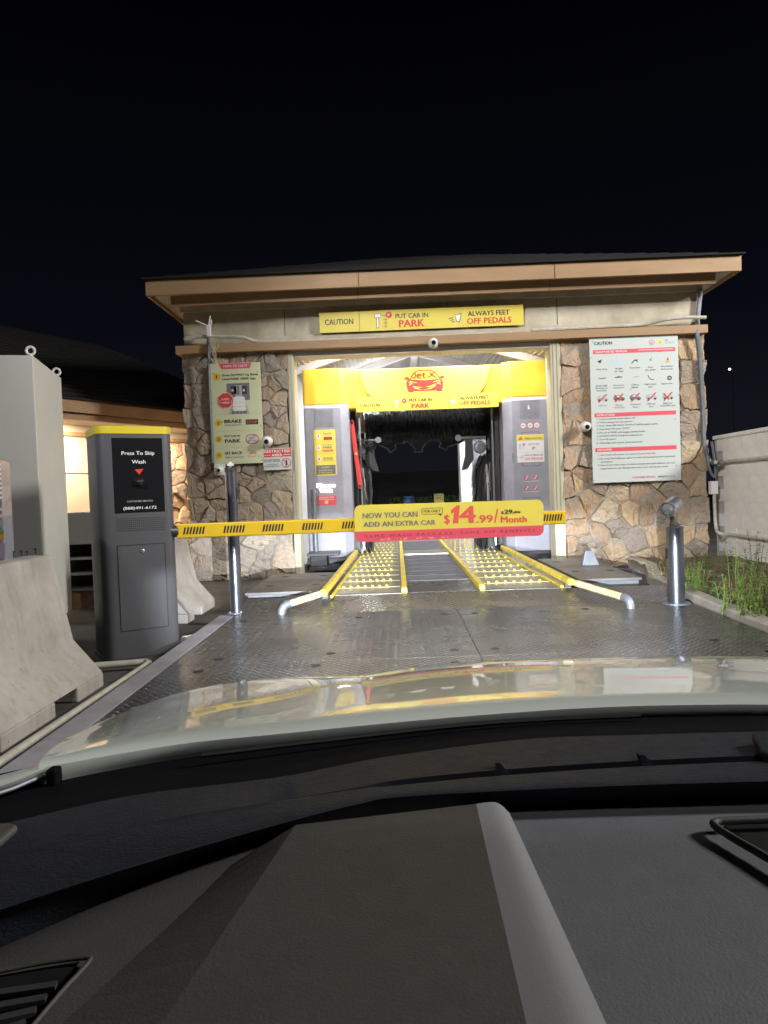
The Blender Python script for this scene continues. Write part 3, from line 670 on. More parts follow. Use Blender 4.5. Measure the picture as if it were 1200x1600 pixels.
S.done(hpan, ('emblem', 'lettering'))

def gear_icon(S, x0, x1, y0, y1):   # gear selector pictogram, lever, P badge, R N D letters
    w_ = x1-x0; h = y1-y0
    S.poly([(x0, y0+h*.12), (x0+w_*.38, y0+h*.10), (x0+w_*.38, y0+h*.35), (x0, y0+h*.37)], INKG, 1)
    S.poly([(x0+w_*.03, y0+h*.15), (x0+w_*.35, y0+h*.13), (x0+w_*.35, y0+h*.32), (x0+w_*.03, y0+h*.34)], WHT, 2)
    S.poly([(x0+w_*.10, y0+h*.36), (x0+w_*.28, y0+h*.35), (x0+w_*.26, y1), (x0+w_*.12, y1)], INKG, 1)
    S.poly([(x0+w_*.14, y0+h*.38), (x0+w_*.24, y0+h*.38), (x0+w_*.23, y1-h*.05), (x0+w_*.15, y1-h*.05)], WHT, 2)
    S.line((x0+w_*.45, y0+h*.22), (x0+w_*.62, y0+h*.21), h*.05, INKG, 1)
    S.circ(x0+w_*.83, y0+h*.18, w_*.19, RED, 1); S.text(x0+w_*.77, x0+w_*.89, y0+h*.28, h*.18, 'P', WHT, .02, 3)
    for k, ch in enumerate('RND'):
        S.line((x0+w_*.5, y0+h*(.48+.2*k)), (x0+w_*.58, y0+h*(.48+.2*k)), h*.03, INKG, 1)
        S.text(x0+w_*.62, x0+w_*.74, y0+h*(.53+.2*k), h*.11, ch, INKG, .01, 2)
def foot_icon(S, x0, x1, y0, y1):
    w_ = x1-x0; h = y1-y0
    S.poly([(x0+w_*.45, y0+h*.15), (x0+w_*.75, y0+h*.15), (x0+w_, y0), (x0+w_*.98, y0+h*.5), (x0+w_*.85, y0+h*.95), (x0+w_*.6, y0+h*.85)], INKG, 1)
    S.poly([(x0+w_*.5, y0+h*.22), (x0+w_*.74, y0+h*.22), (x0+w_*.93, y0+h*.15), (x0+w_*.9, y0+h*.5), (x0+w_*.8, y0+h*.85), (x0+w_*.63, y0+h*.75)], WHT, 2)
    for k in range(3): S.line((x0+w_*.12*k, y0+h*(.6+.15*k)), (x0+w_*(.35+.08*k), y0+h*(.45+.2*k)), h*.09, INKG, 1)
def banner(S, it):
    S.text(*it['c'], 'CAUTION', INK, .012); S.line(*it['d'], it['dw'], INKG, 1); gear_icon(S, *it['g']); foot_icon(S, *it['f'])
    S.text(*it['p1'], 'PUT CAR IN', INK, .006); S.text(*it['p2'], 'PARK', RED, .035); S.text(*it['a1'], 'ALWAYS FEET', INK, .012); S.text(*it['a2'], 'OFF PEDALS', RED, .03)
S = Sign((0, YG-.012, 0), (1, 0, 0), cc)
t = S.panel((75, 372), (1103, 338), (1103, 440), (75, 483), .02, YELS, name='caution_strip')
tag(t, 'yellow caution strip fixed across the bottom of the wash machine header', 'sign')
banner(S, dict(c=(105, 250, 445, 24), d=((275, 372), (279, 470)), dw=2, g=(350, 437, 385, 455), f=(730, 790, 382, 425), p1=(460, 622, 405, 22), p2=(478, 605, 451, 32), a1=(825, 1030, 390, 23), a2=(820, 1042, 430, 28)))
S.done()
S.ob['label'] = 'yellow caution strip fixed across the bottom of the wash machine header'
# column prints
S = Sign((0, YG-.004, 0), (1, 0, 0), (450, 640, 5.923))
t = S.panel((237, 190), (437, 185), (450, 607), (250, 614), .003, YELP, .01, 'instruction_sticker', gan)
for yy, ch in ((248, '1'), (352, '2'), (458, '3')):
    S.circ(281+(yy-248)*.03, yy, 22, WHT, 1); S.text((279 if ch == '1' else 274)+(yy-248)*.03, (284 if ch == '1' else 289)+(yy-248)*.03, yy+11, 22, ch, INK, .02, 3)
S.text(330, 402, 230, 14, 'BRAKE', INKG, .01); S.rect(330, 408, 268, 28, REDD, 1); S.text(338, 400, 275, 14, 'STOP', RED, .01, 3)
S.text(322, 408, 332, 10, 'PUT CAR IN', INKG); S.text(325, 410, 360, 19, 'PARK', INKG, .02); S.rect(320, 418, 381, 18, RED, 1, 8); S.text(328, 410, 385, 8, 'NOT NEUTRAL', WHT, 0, 3)
S.text(328, 420, 460, 18, 'SIT BACK', INKG, .01); S.text(330, 420, 474, 8, 'ENJOY THE WASH', INKG)
for yy in (303, 407): S.line((265, yy), (432, yy-5), 2, YEL, 1)
S.rect(263, 441, 560, 86, INKG, 1); S.text(310, 390, 541, 11, 'WARNING', YELP, .01, 3); S.text(290, 410, 570, 12, 'Do NOT Drive', YELP, .01, 3); S.text(288, 414, 592, 12, 'In The Tunnel !', YELP, .01, 3)
S.done()
S = Sign((0, YG-.003, 0), (1, 0, 0), (450, 640, 5.923))
S.text(268, 438, 722, 38, 'Please', GLOW, .05); S.text(292, 410, 768, 38, 'Wait', GLOW, .05); [m_.build('lit_message', gan) for m_ in S.lets]
S = Sign((0, YG-.004, 0), (1, 0, 0), (450, 640, 5.923))
S.panel((270, 797), (448, 792), (450, 882), (272, 887), .003, PINK, .015, 'emergency_sticker', gan)
S.text(290, 425, 822, 13, 'EMERGENCY STOP', WHT, .01); S.line((288, 832), (430, 829), 3, WHT); S.circ(357, 856, 20, ORG, 1); S.circ(357, 856, 12, YELP, 2); S.done()
def grille(S, x0, x1, y0, y1, nx, ny, r, m, parent, skew=0):
    for i in range(nx):
        for j in range(ny): S.circ(x0+(x1-x0)*i/(nx-1)+skew*(y0+(y1-y0)*j/(ny-1)-y0), y0+(y1-y0)*j/(ny-1)-.037*(x1-x0)*i/(nx-1), r, m, 1, 6)
    o = S.art.build('speaker_perforation', parent); o['kind'] = 'stuff'; return o
S = Sign((0, YG-.001, 0), (1, 0, 0), (450, 640, 5.923)); grille(S, 248, 415, 8, 163, 17, 16, 3.2, BLACK, gan)
S = Sign((0, YG-.001, 0), (1, 0, 0), (780, 600, 5.336)); grille(S, 180, 332, 141, 290, 16, 16, 2.8, BLACK, gan)
S = Sign((0, YG-.003, 0), (1, 0, 0), (780, 600, 5.336))
S.poly([(238, 178), (248, 175), (250, 195), (258, 200), (252, 210), (238, 208)], WHT, 1); S.art.build('white_mark', gan)
S = Sign((0, YG-.004, 0), (1, 0, 0), (780, 600, 5.336))
S.panel((145, 425), (372, 420), (378, 648), (152, 656), .003, WHT, .012, 'caution_sticker', gan)
S.rect(148, 372, 452, 46, YELP, 1); S.poly([(160, 466), (196, 464), (178, 438)], RED, 2); S.line((178, 446), (178.3, 457), 3, WHT, 3)
S.text(214, 354, 463, 16, 'PRECAUCI\u00d3N', INKG, .015); S.text(242, 330, 509, 14, 'AUTO EN', INKG, .015); S.text(278, 299, 549, 26, 'P', RED, .03)
S.line((165, 572), (370, 565), 1.5, INKL, 1); S.text(213, 365, 602, 14, 'PIES FUERA DE', INKG, .012); S.text(215, 363, 633, 18, 'LOS PEDALES', RED, .025)
gear_icon(S, 163, 215, 495, 545); foot_icon(S, 166, 203, 595, 620); S.done()
S = Sign((0, YG-.003, 0), (1, 0, 0), (780, 600, 5.336))
for i, x in enumerate((200, 257, 313)): S.circ(x, 347-i*2, 25, WHT, 1); S.ring(x, 347-i*2, 26, 4, PINK, 2); S.line((x-12, 347-i*2), (x+12, 345-i*2), 5, INKG, 2); S.line((x-8, 357-i*2), (x+8, 356-i*2), 3, INKL, 2)
for x, y in ((230, 782), (303, 777), (232, 868), (303, 866)):
    S.ring(x, y, 22, 4, PINK, 1); S.line((x-14, y-14), (x+14, y+14), 4, PINK, 2); S.line((x-8, y+14), (x+4, y-6), 8, WHT, 1); S.circ(x+6, y-12, 6, WHT, 1); S.line((x-33, y+32), (x+30, y+31), 3, WHT, 1)
S.art.build('warning_pictograms', gan)
S = Sign((0, YG-.002, 0), (1, 0, 0), (780, 600, 5.336)); S.rring(190, 340, 545, 285, 10, 3, MACHD, 1); S.line((188, 950), (345, 946), 3, MACHD, 1); S.art.build('panel_outline', gan)
# handles, standing tube on left
q = MB(); q.tube([P(489, 765, Y=YG-.10), P(489.5, 782, Y=YG-.10), P(495, 880, Y=YG-.10)], .045, GALV, 12); q.build('drain_tube', gan, smooth=True)
for px_, py_ in ((534, 726), (801, 715)):
    p = P(px_, py_, Y=YG+.03); q = MB(); q.box((p.x-.015, p.y-.03, p.z-.07), (p.x+.015, p.y+.02, p.z+.07), STEEL); q.build('latch', gan, bev=.004)
q = MB(); a_ = P(483, 876, Y=YG-.25); b_ = P(532, 876, Y=YG-.25); q.box((a_.x, YG-.55, .30), (b_.x, YG-.02, .345), MACHD); q.box((a_.x+.03, YG-.5, .06), (b_.x-.03, YG-.05, .13), MACHD); q.box((a_.x+.05, YG-.45, .13), (b_.x-.2, YG-.1, .30), BLACK)
q.build('drive_unit', gan, bev=.008)
# inner carriage: top brush, side brushes, nozzle arch
q = MB(); q.box((lx1-.02, YG+.5, .3), (lx1+.06, YG+1.7, hz0), MACHD); q.build('inner_frame', gan, bev=.01)
q = MB(); q.box((rx0-.06, YG+.5, .3), (rx0+.02, YG+1.7, hz0), MACHD); q.build('inner_frame', gan, bev=.01)
for px_ in (557, 564, 778, 770):
    p = P(px_, 720, Y=YG+.5); q = MB(); q.box((p.x-.015, YG+.45, .3), (p.x+.015, YG+.5, 2.75), STEEL if px_ in (564, 770) else MACHD); q.build('slide_rail', gan)
YBR = YG+1.15
brush_glow = MB(); brush_glow.box((lx1+.3, YG+.56, hz0+.02), (rx0-.3, YG+.59, hz0+.05), mat('added_brush_glow', (1, 1, 1), .5, emit=3)); brush_glow.build('added_brush_glow', gan)  # glowing strip added behind the header, with a lamp, to brighten the top brush
area_lamp('added_brush_lamp', ((lx1+rx0)/2, YG+.60, hz0+.02), ((lx1+rx0)/2, YG+1.5, hz0-.6), 14, 2.0, (.95, .97, 1.0), .05)
bx0, bx1 = P(572, 665, Y=YBR).x, P(768, 660, Y=YBR).x; bzc = P(670, 645, Y=YBR).z+.10
q = MB(); q.tube([(bx0-.12, YBR, bzc), (bx1+.12, YBR, bzc)], .06, MACHD, 10); q.build('brush_shaft', gan)
rnd = random.Random(3); q = MB(); Rb = bzc-P(670, 690, Y=YBR).z
for i in range(9000):
    x = rnd.uniform(bx0, bx1); an = rnd.uniform(-math.pi*1.02, .1); d = Vector((rnd.uniform(-.05, .05), math.cos(an), math.sin(an))); l = Rb*rnd.uniform(.82, 1.03)
    p = Vector((x, YBR, bzc)); e_ = p+d*l; tt = Vector((.006, 0, 0)) if rnd.random() < .7 else Vector((0, .006, .004))
    q.add([p-tt, p+tt, e_+tt*.6+Vector((0, 0, -.02)), e_-tt*.6+Vector((0, 0, -.02))], [(0, 1, 2, 3)], BRISTLE)
q.build('top_brush_bristles', gan, kind='stuff')
for px_, py_ in ((562, 658), (770, 655)):
    p = P(px_, py_, Y=YBR-.1); q = MB(); q.box((p.x-.10, YBR-.2, p.z-.2), (p.x+.10, YBR+.2, p.z+.16), GALV if px_ > 700 else MACH); q.build('brush_motor', gan, bev=.015)
def side_brush(x, y, z0, z1, rad, seed):
    q = MB(); q.tube([(x, y, z0), (x, y, z1+.25)], .05, MACHD, 10); q.build('brush_shaft', gan)
    rnd = random.Random(seed); q = MB()
    for i in range(1500):
        z = rnd.uniform(z0+.25, z1); an = rnd.uniform(0, 2*math.pi); d = Vector((math.cos(an), math.sin(an), 0)); l = rad*rnd.uniform(.75, 1.05); s_ = Vector((-d.y, d.x, 0))*rnd.uniform(.012, .022)
        p = Vector((x, y, z)); pts = [p, p+d*l*.55+Vector((0, 0, -.04)), p+d*l*.9+Vector((0, 0, -.20)), p+d*l+Vector((0, 0, -.42+rnd.uniform(-.08, .08)))]
        vs = []
        for k, pt in enumerate(pts): vs += [pt-s_*(1-.1*k), pt+s_*(1-.1*k)]
        q.add(vs, [(0, 1, 3, 2), (2, 3, 5, 4), (4, 5, 7, 6)], BRISTLE)
    q.build('side_brush_strips', gan, kind='stuff')
pl, pr = P(560, 720, Y=YBR-.1), P(764, 715, Y=YBR-.1)
side_brush(pl.x, YBR-.1, .35, P(560, 712, Y=YBR).z, .24, 1); side_brush(pr.x, YBR-.1, .35, P(764, 706, Y=YBR).z, .34, 2)
ck = lambda x, y: P(540+x/4.615, 630+y/4.615, Y=YBR+.5)
arch = [(180,280),(215,286),(305,330),(322,355),(368,328),(355,308),(372,272),(440,272),(498,322),(498,352),(552,352),(555,320),(605,265),(675,265),(686,290),(675,315),(725,338),(740,312),(830,285),(870,255)]
pts = [ck(*a) for a in arch]; q = MB(); tops = [ck(870, 215), ck(180, 225)]
q.prism(pts+tops, (0, .03, 0), MACHD); arc = q.build('nozzle_arch', gan)
q = MB()
for i in range(len(pts)-1): q.bar(pts[i]+Vector((0, -.012, 0)), pts[i+1]+Vector((0, -.012, 0)), .02, .022, STEEL, up=(0, 1, 0))
q.build('arch_edge', gan)
for x, y in ((235, 265), (812, 250)):
    p = P(540+x/4.615, 630+y/4.615, Y=YBR-.3); q = MB(); q.lathe([(.01, -.03), (.055, -.03), (.06, .0), (.05, .05), (.02, .05)], p, STEEL, 14, 'Y'); q.build('roller_end', gan, smooth=True)
    q = MB(); s_ = -1 if x < 500 else 1; q.tube([p, p+Vector((s_*.5, .05, 0))], .025, STEEL, 10); q.build('spray_bar', gan)
for x, y in ((102, 335), (968, 318)):
    p = P(540+x/4.615, 630+y/4.615, Y=YBR-.4); q = MB(); q.lathe([(.10, .06), (.115, 0), (.10, -.05), (.05, -.06), (.045, -.03)], p, GALV, 18, 'Y'); q.build('swivel', gan, smooth=True)
    s_ = -1 if x > 500 else 1
    q = MB(); q.prism([p+Vector((s_*.12, .12, .25)), p+Vector((s_*.24, .12, .20)), p+Vector((s_*.26, .12, -.15)), p+Vector((s_*.33, .12, -.40)), p+Vector((s_*.22, .12, -.38)), p+Vector((s_*.10, .12, -.2))], (0, .04, 0), MACHD); q.build('guard_plate', gan, bev=.006)
for x, y in ((20, 715), (1165, 670)):
    p = P(540+x/4.615, 630+y/4.615, Y=YG+.3); q = MB(); q.lathe([(.06, .03), (.07, 0), (.05, -.04), (.02, -.05)], p, STEEL, 14, 'Y'); q.build('wheel', gan, smooth=True)
# hoses
for k in range(3):
    q = MB(); q.tube(crv([P(556+k*3, 690, Y=YG+.6), P(575+k*4, 695+k*3, Y=YG+.7), P(590, 690, Y=YG+.9)], 10), .014, BLACK, 6); q.build('hose', gan, smooth=True)
q = MB(); a_, b_ = P(549, 656, Y=YG+.25), P(563.5, 763, Y=YG+.25); q.bar(a_, b_, .075, .05, mat('bar_red', (.68, .05, .045), .4), up=(0, 1, 0)); rb = q.build('red_bar', gan, bev=.008)
for f in (.04, .5, .96):
    p = a_.lerp(b_, f); q = MB(); q.lathe([(.022, 0), (.022, -.035), (.012, -.042)], p, BLACK if f != .5 else YELP, 10, 'Y'); q.build('bolt', rb)

# ================================================================== SIGNS ON THE FRONT
S = Sign((0, YB-.13, 0), (1, 0, 0))
t = S.panel((499, 487), (818, 476), (818, 508), (499, 520), .02, YELS, .004, 'caution_banner')
tag(t, 'long yellow caution banner on the cream boards above the bay opening', 'sign')
banner(S, dict(c=(508, 552, 508, 8.5), d=((561, 486), (562, 517)), dw=.8, g=(585, 612, 487.5, 513), f=(701, 721, 488.5, 505), p1=(618, 669, 497.5, 7), p2=(624, 663, 511, 10.8), a1=(731, 796, 494, 7.6), a2=(730, 799, 506.3, 9)))
S.done()
# how to use it
S = Sign((0, YB-.16, 0), (1, 0, 0), (320, 555, 8))
t = S.panel((75, 100), (697, 90), (735, 1352), (105, 1362), .012, PALE, .006, 'instruction_sign')
tag(t, 'pale green four step how to use it sign on the left stone pier', 'sign')
S.poly([(172, 107), (583, 92), (560, 163), (210, 176)], PINK, 1); S.text(235, 530, 155, 28, 'HOW TO USE IT', WHT, .03)
def num(x, y, ch):
    S.circ(x, y, 42, YELARM, 1); S.text(x-(4 if ch == '1' else 11), x+(4 if ch == '1' else 11), y+18, 36, ch, INK, .02, 3)
    if ch == '1': S.line((x-10, y-8), (x+2, y-18), 6, INK, 3)
num(150, 272, '1'); S.text(220, 665, 266, 27, 'Drive SLOWLY Up Ramp', INK, .025); S.text(222, 635, 315, 27, 'Until PARK HERE Sign', INK, .025)
S.rect(275, 560, 462, 212, INKG, 1); S.rect(330, 395, 440, 100, INK, 2); S.rect(465, 525, 435, 100, INK, 2); S.rect(372, 465, 450, 140, INKL, 2); S.rect(405, 432, 440, 110, INKG, 3)
S.circ(347, 440, 17, mat('print_pink', (.75, .45, .4), .5), 3); S.circ(488, 438, 17, _m['print_pink'], 3)
S.poly([(292, 732), (335, 640), (500, 570), (560, 728)], INKL, 2); S.poly([(330, 735), (350, 690), (520, 690), (530, 728)], INKG, 3)
for x in (375, 430, 470): S.line((x, 690), (x+6, 730), 8, INKL, 4)
S.poly([(360, 530), (385, 517), (480, 514), (500, 530), (510, 620), (518, 680), (500, 696), (370, 700), (352, 682), (358, 620)], WHT, 4)
S.line((358, 588), (505, 583), 3, INKL, 5); S.line((356, 645), (515, 640), 4, INKL, 5)
def octo(x, y, r, m, l): S.poly([(x+r*math.cos(R(22.5+45*i)), y+r*math.sin(R(22.5+45*i))) for i in range(8)], m, l)
octo(262, 567, 104, WHT, 5); octo(262, 567, 98, RED, 6); S.text(215, 310, 566, 25, 'PARK', WHT, .02, 8); S.text(217, 310, 610, 25, 'HERE', WHT, .02, 8)
for x in (193, 333): S.line((x, 555), (x+1, 590), 4, WHT, 7); S.poly([(x-7, 588), (x+9, 588), (x+1, 602)], WHT, 7)
for yy in (742, 953, 1163): S.line((150, yy), (700, yy-18), 3, INKL, 1)
num(170, 848, '2'); S.text(247, 462, 850, 42, 'BRAKE', INK, .04); S.text(250, 465, 884, 15, 'WHEN SIGN SAYS', INKG); S.rect(512, 667, 836, 64, INK, 1); S.text(525, 655, 856, 36, 'STOP', mat('led_red', (.75, .12, .1), .5), .015, 3)
num(175, 1052, '3'); S.text(252, 440, 1025, 22, 'PUT CAR IN', INK, .012); S.text(255, 450, 1096, 43, 'PARK', INK, .05); S.rect(512, 672, 1050, 118, PANELW, 1, 50); S.rring(512, 672, 1050, 118, 50, 10, RED, 2)
S.text(560, 628, 1043, 24, 'NOT', INKG, .02, 4); S.text(536, 652, 1078, 18, 'NEUTRAL', INKG, .01, 4); S.line((540, 1085), (560, 1100), 8, RED, 3); S.line((600, 1000), (640, 1000), 8, RED, 3); S.line((535, 1090), (640, 1005), 5, RED, 3)
num(178, 1255, '4'); S.text(258, 470, 1242, 33, 'SIT BACK', INK, .035); S.text(262, 488, 1287, 15, 'ENJOY THE WASH', INKG)
S.stroke([(560, 1240), (578, 1215), (605, 1210), (632, 1212), (650, 1235)], 5, RED); S.text(575, 640, 1236, 16, 'JetX', RED, .01); S.stroke([(545, 1250), (545, 1270), (555, 1278)], 5, INKG); S.stroke([(675, 1243), (677, 1262), (668, 1275)], 5, INKG); S.stroke([(562, 1262), (600, 1272), (645, 1258)], 5, RED)
for p in ((108, 232), (657, 208), (217, 836), (700, 876), (716, 1313)): S.circ(*p, 8, INKG, 1, 10)
S.done()
S = Sign((0, YB-.165, 0), (1, 0, 0), (320, 555, 8))
t = S.panel((725, 1170), (1082, 1156), (1092, 1425), (735, 1440), .008, PANELW, .004, 'restricted_area_sign')
tag(t, 'small red and white restricted area sign beside the left trim post', 'sign')
S.poly([(737, 1178), (1076, 1164), (1080, 1263), (741, 1279)], RED, 1); S.text(742, 1062, 1223, 32, 'RESTRICTED', WHT, .03); S.text(836, 970, 1266, 32, 'AREA', WHT, .035); S.line((745, 1253), (825, 1250), 5, WHT, 2); S.line((985, 1243), (1065, 1240), 5, WHT, 2)
S.text(740, 940, 1340, 36, 'DO NOT ENTER', INKG, .02); S.text(774, 915, 1378, 15, 'AUTHORIZED', INKG); S.text(745, 940, 1402, 15, 'PERSONNEL ONLY', INKG)
S.circ(1020, 1312, 8, INK, 2); S.rect(1010, 1032, 1345, 48, INK, 2); S.rect(1012, 1018, 1380, 30, INK, 2); S.rect(1023, 1029, 1380, 30, INK, 2); S.ring(1020, 1345, 60, 8, RED, 3); S.line((978, 1305), (1062, 1385), 8, RED, 3); S.done()
# big caution board on the right pier
S = Sign((0, YB-.17, 0), (1, 0, 0), (900, 500, 5.926))
t = S.panel((125, 168), (948, 126), (972, 1483), (155, 1510), .015, PANELW, .004, 'rules_board')
tag(t, 'tall white caution board of unsupported vehicles and instructions on the right stone pier', 'sign')
S.text(168, 332, 233, 30, 'CAUTION', INK, .025); S.ring(702, 208, 25, 4, RED); S.text(693, 712, 217, 16, 'L', RED, .02); S.circ(778, 203, 22, YELP); S.text(768, 790, 210, 12, 'ok', INKG, 0); S.text(822, 850, 192, 12, 'JetX', INKG, .01)
for yy in (206, 216): S.line((822, yy), (905, yy-4), 4, INKL)
def bar(x0, x1, y, t_, tx1): S.rect(x0, x1, y, 37, PINK, 1, 5); S.text(x0+20, tx1, y+9, 19, t_, WHT, .02, 3)
bar(157, 918, 299, 'UNSUPPORTED VEHICLES', 470); S.line((575, 279), (900, 266), 5, WHT, 2)
cap = [['Rear wing'], ['Upright', 'car logo'], ['Tow hitch'], ['Damp', 'gas grips'], ['Aftermarket', 'Accessories']]
xs_ = (238, 397, 545, 690, 842)
for i, ls in enumerate(cap):
    for k, l_ in enumerate(ls): n_ = len(l_)*5.2; S.text(xs_[i]-n_, xs_[i]+n_, 463-i*7+k*26, 13, l_, INKG)
cap = [['Extra high', 'Roof box or', 'Roof Rack'], ['Precision', 'instrument'], ['Ceiling', 'lights'], ['High intake', 'pipe'], ['Spare tire']]
for i, ls in enumerate(cap):
    for k, l_ in enumerate(ls): n_ = len(l_)*5.0; S.text(xs_[i]-n_, xs_[i]+n_, 616-i*5+k*23, 13, l_, INKG)
cap = [['over 2 m'], ['No open', 'bed trucks'], ['Protruding', 'Parts'], ['Soft-top', 'cars'], ['Aging and', 'vulnerable cars']]
for i, ls in enumerate(cap):
    for k, l_ in enumerate(ls): n_ = len(l_)*4.7; S.text(xs_[i]-n_+6, xs_[i]+n_+6, 800-i*6+k*24, 13, l_, INKG)
S.poly([(195, 385), (240, 365), (225, 402)], INK); S.rect(340, 445, 388, 60, mat('print_pale_blue', (.52, .58, .66), .5), 1, 8); S.stroke([(515, 400), (545, 368), (572, 385)], 8, INK); S.line((550, 372), (575, 366), 5, INK); S.stroke([(680, 375), (690, 362), (700, 380)], 6, INKG); S.line((690, 370), (705, 345), 3, INKG); S.circ(848, 380, 17, ORG); S.poly([(838, 372), (848, 345), (860, 366)], INKG, 2)
S.stroke([(207, 538), (235, 544), (275, 540)], 8, INKG); S.line((240, 535), (270, 530), 5, INKL); S.line((360, 532), (428, 527), 8, INK); S.line((385, 522), (405, 520), 5, INKG); S.poly([(520, 532), (545, 520), (580, 518), (582, 530)], INKL); S.stroke([(665, 510), (680, 540), (700, 552), (720, 550)], 6, INK); S.ring(866, 536, 21, 10, INK, 1); S.circ(866, 536, 11, INKL, 1)
for i, x in enumerate((245, 398, 548, 700, 852)):
    y_ = 727-i*5
    S.poly([(x-52, y_+16), (x-50, y_-10), (x-25, y_-28), (x+15, y_-28), (x+35, y_-8), (x+54, y_), (x+52, y_+20)], INKG if i in (1, 2) else INKL, 1)
    S.poly([(x-22, y_-22), (x+12, y_-22), (x+28, y_-6), (x-28, y_-6)], PANELW, 2); S.circ(x-30, y_+18, 10, INK, 2, 12); S.circ(x+32, y_+17, 10, INK, 2, 12)
    S.line((x-36, y_+38), (x+38, y_-40), 11, RED, 4)
    if i in (1, 4): S.line((x-42, y_-30), (x+10, y_+28), 9, RED, 4)
bar(172, 925, 884, 'INSTRUCTIONS', 357)
tx = [(925, 545, '1. Lower antennas, leave wipers off'), (957, 522, '2. Fold in pickup and van mirrors'), (987, 752, '3. Enter when LED shows "Forward" and the gate is open'), (1019, 497, '4. Stop when LED turns "STOP"'), (1052, 640, '5. Put car in PARK and engage parking brake'), (1084, 617, '6. DO NOT DRIVE during the wash process'), (1114, 370, '7. Turn off wipers'), (1148, 615, '8. When light turns green, drive out slowly')]
for y_, x1_, t_ in tx: S.text(193, x1_, y_, 15, t_, INKG, .004)
bar(178, 930, 1205, 'DISCLAIMER', 332)
tx = [(205, 1258, 735, '1. Use of this self-service car wash is at your own risk'), (203, 1292, 915, '2. By using this facility,you agree to waive all warranties,both expressed'), (227, 1321, 335, 'and implied'), (205, 1352, 913, '3. Due to the wide range of vehicle designs,sizes,and additives are not'), (227, 1383, 850, 'responsible for any damage that may occur during your wash')]
for x0_, y_, x1_, t_ in tx: S.text(x0_, x1_, y_, 14, t_, INKG, .002)
S.text(522, 732, 1466, 15, 'CUSTOMER SERVICE', PINK, .004); S.text(760, 918, 1457, 15, '(888)491-6172', INKG, .006)
for p in ((155, 202), (504, 642), (946, 692), (917, 920), (931, 1346), (163, 1485), (145, 352), (780, 293)): S.circ(*p, 5, INKG, 3, 8)
S.done()

# ------------------------------------------------------------------ security cameras
def seccam(px_, py_, Y, r, label, plate=None, dirv=(0.05, -1, -.25)):
    p = P(px_, py_, Y=Y); t = thing('security_camera', tuple(p), label, 'camera', 'white security cameras on the front')
    if plate: q = MB(); q.box((p.x-plate, Y+r*.6, p.z-plate), (p.x+plate, Y+r*.6+.05, p.z+plate), CAMW); q.build('mounting_box', t, bev=.01)
    q = MB(); q.lathe([(r*.9, r*1.3), (r*1.08, r*1.1), (r*1.05, r*.5), (r*.8, r*.3)], p, CAMW, 20, 'Y'); q.build('mounting_base', t, smooth=True)
    d = Vector(dirv).normalized(); rm = d.to_track_quat('Z', 'Y').to_matrix()
    q = MB(); q.lathe([(r*math.sin(R(a)), r*math.cos(R(a))) for a in range(178, 28, -10)]+[(r*.4, r*.87)], p+Vector((0, .0, 0)), CAMW, 20, rot=rm); q.build('housing', t, smooth=True)
    q = MB(); q.lathe([(r*.5, r*.84), (r*.46, r*.92), (r*.2, r*.97), (.001, r*.98)], p, LENS, 16, rot=rm); q.build('lens', t, smooth=True)
seccam(677, 535, YB-.33, .072, 'white security camera on the tan ledge above the bay opening')
seccam(417, 689, YB-.26, .075, 'white security camera at the lower right edge of the how to use it sign')
seccam(916, 666, YB-.26, .072, 'white security camera at the left edge of the tall white board')
seccam(342, 734, YB-.22, .058, 'small white security camera on a square box under the how to use it sign', .085)

# ------------------------------------------------------------------ conduits on the front
def conduit(pts, r, label, m=PVC, n=30):
    q = MB(); q.tube(crv(pts, n), r, m, 8); return tag(q.build('conduit', smooth=True), label, 'conduit', 'conduits on the front')
yc = YB-.25
conduit([P(306, 527, Y=yc), P(291, 531, Y=yc), P(292, 528, Y=yc), P(315, 526, Y=yc), P(345, 526, Y=yc), P(380, 527, Y=yc), P(405, 534, Y=yc+.1), P(470, 533, Y=yc+.1), P(640, 527, Y=yc+.1), P(800, 520, Y=yc+.1)], .028, 'white conduit curling along the left half of the tan ledge')
conduit([P(830, 516, Y=yc+.1), P(950, 510, Y=yc+.1), P(1005, 507, Y=yc+.1), P(1040, 499, Y=yc), P(1070, 496, Y=yc), P(1103, 496, Y=yc)], .028, 'white conduit rising along the right half of the tan ledge')
conduit([P(325.5, 505, Y=yc), P(326, 560, Y=yc), P(329, 640, Y=yc), P(333, 724, Y=yc)], .025, 'grey conduit running down the left edge of the how to use it sign', GALV)
conduit([P(1095, 452, Y=YB-.1), P(1090, 500, Y=YB-.1), P(1089, 520, Y=YB-.2), P(1093, 560, Y=YB-.15), P(1098, 640, Y=YB-.1), P(1101, 700, Y=YB-.1), P(1112, 722, Y=YB-.1), P(1128, 722, Y=YB-.4)], .035, 'grey conduit dropping down the right corner of the building', GALV)
conduit([P(1102, 690, Y=YB-.1), P(1108, 730, Y=YB-.1), P(1116, 745, Y=YB-.1), P(1118, 730, Y=YB-.12), P(1112, 690, Y=YB-.05)], .022, 'looped grey cable at the right corner of the building', GALV)
q = MB(); p = P(326, 510, Y=yc-.03); q.box((p.x-.03, p.y-.03, p.z-.16), (p.x+.03, p.y+.03, p.z+.02), CAMW); q.tube([p, p+Vector((-.19, -.02, .09))], .012, CAMW, 6); q.tube([p, p+Vector((.03, 0, .16))], .012, CAMW, 6); q.tube([p+Vector((.03, 0, 0)), p+Vector((.05, 0, .10))], .01, CAMW, 6)
tag(q.build('antenna', bev=.004), 'small white antenna above the left end of the tan ledge', 'antenna')
q = MB()
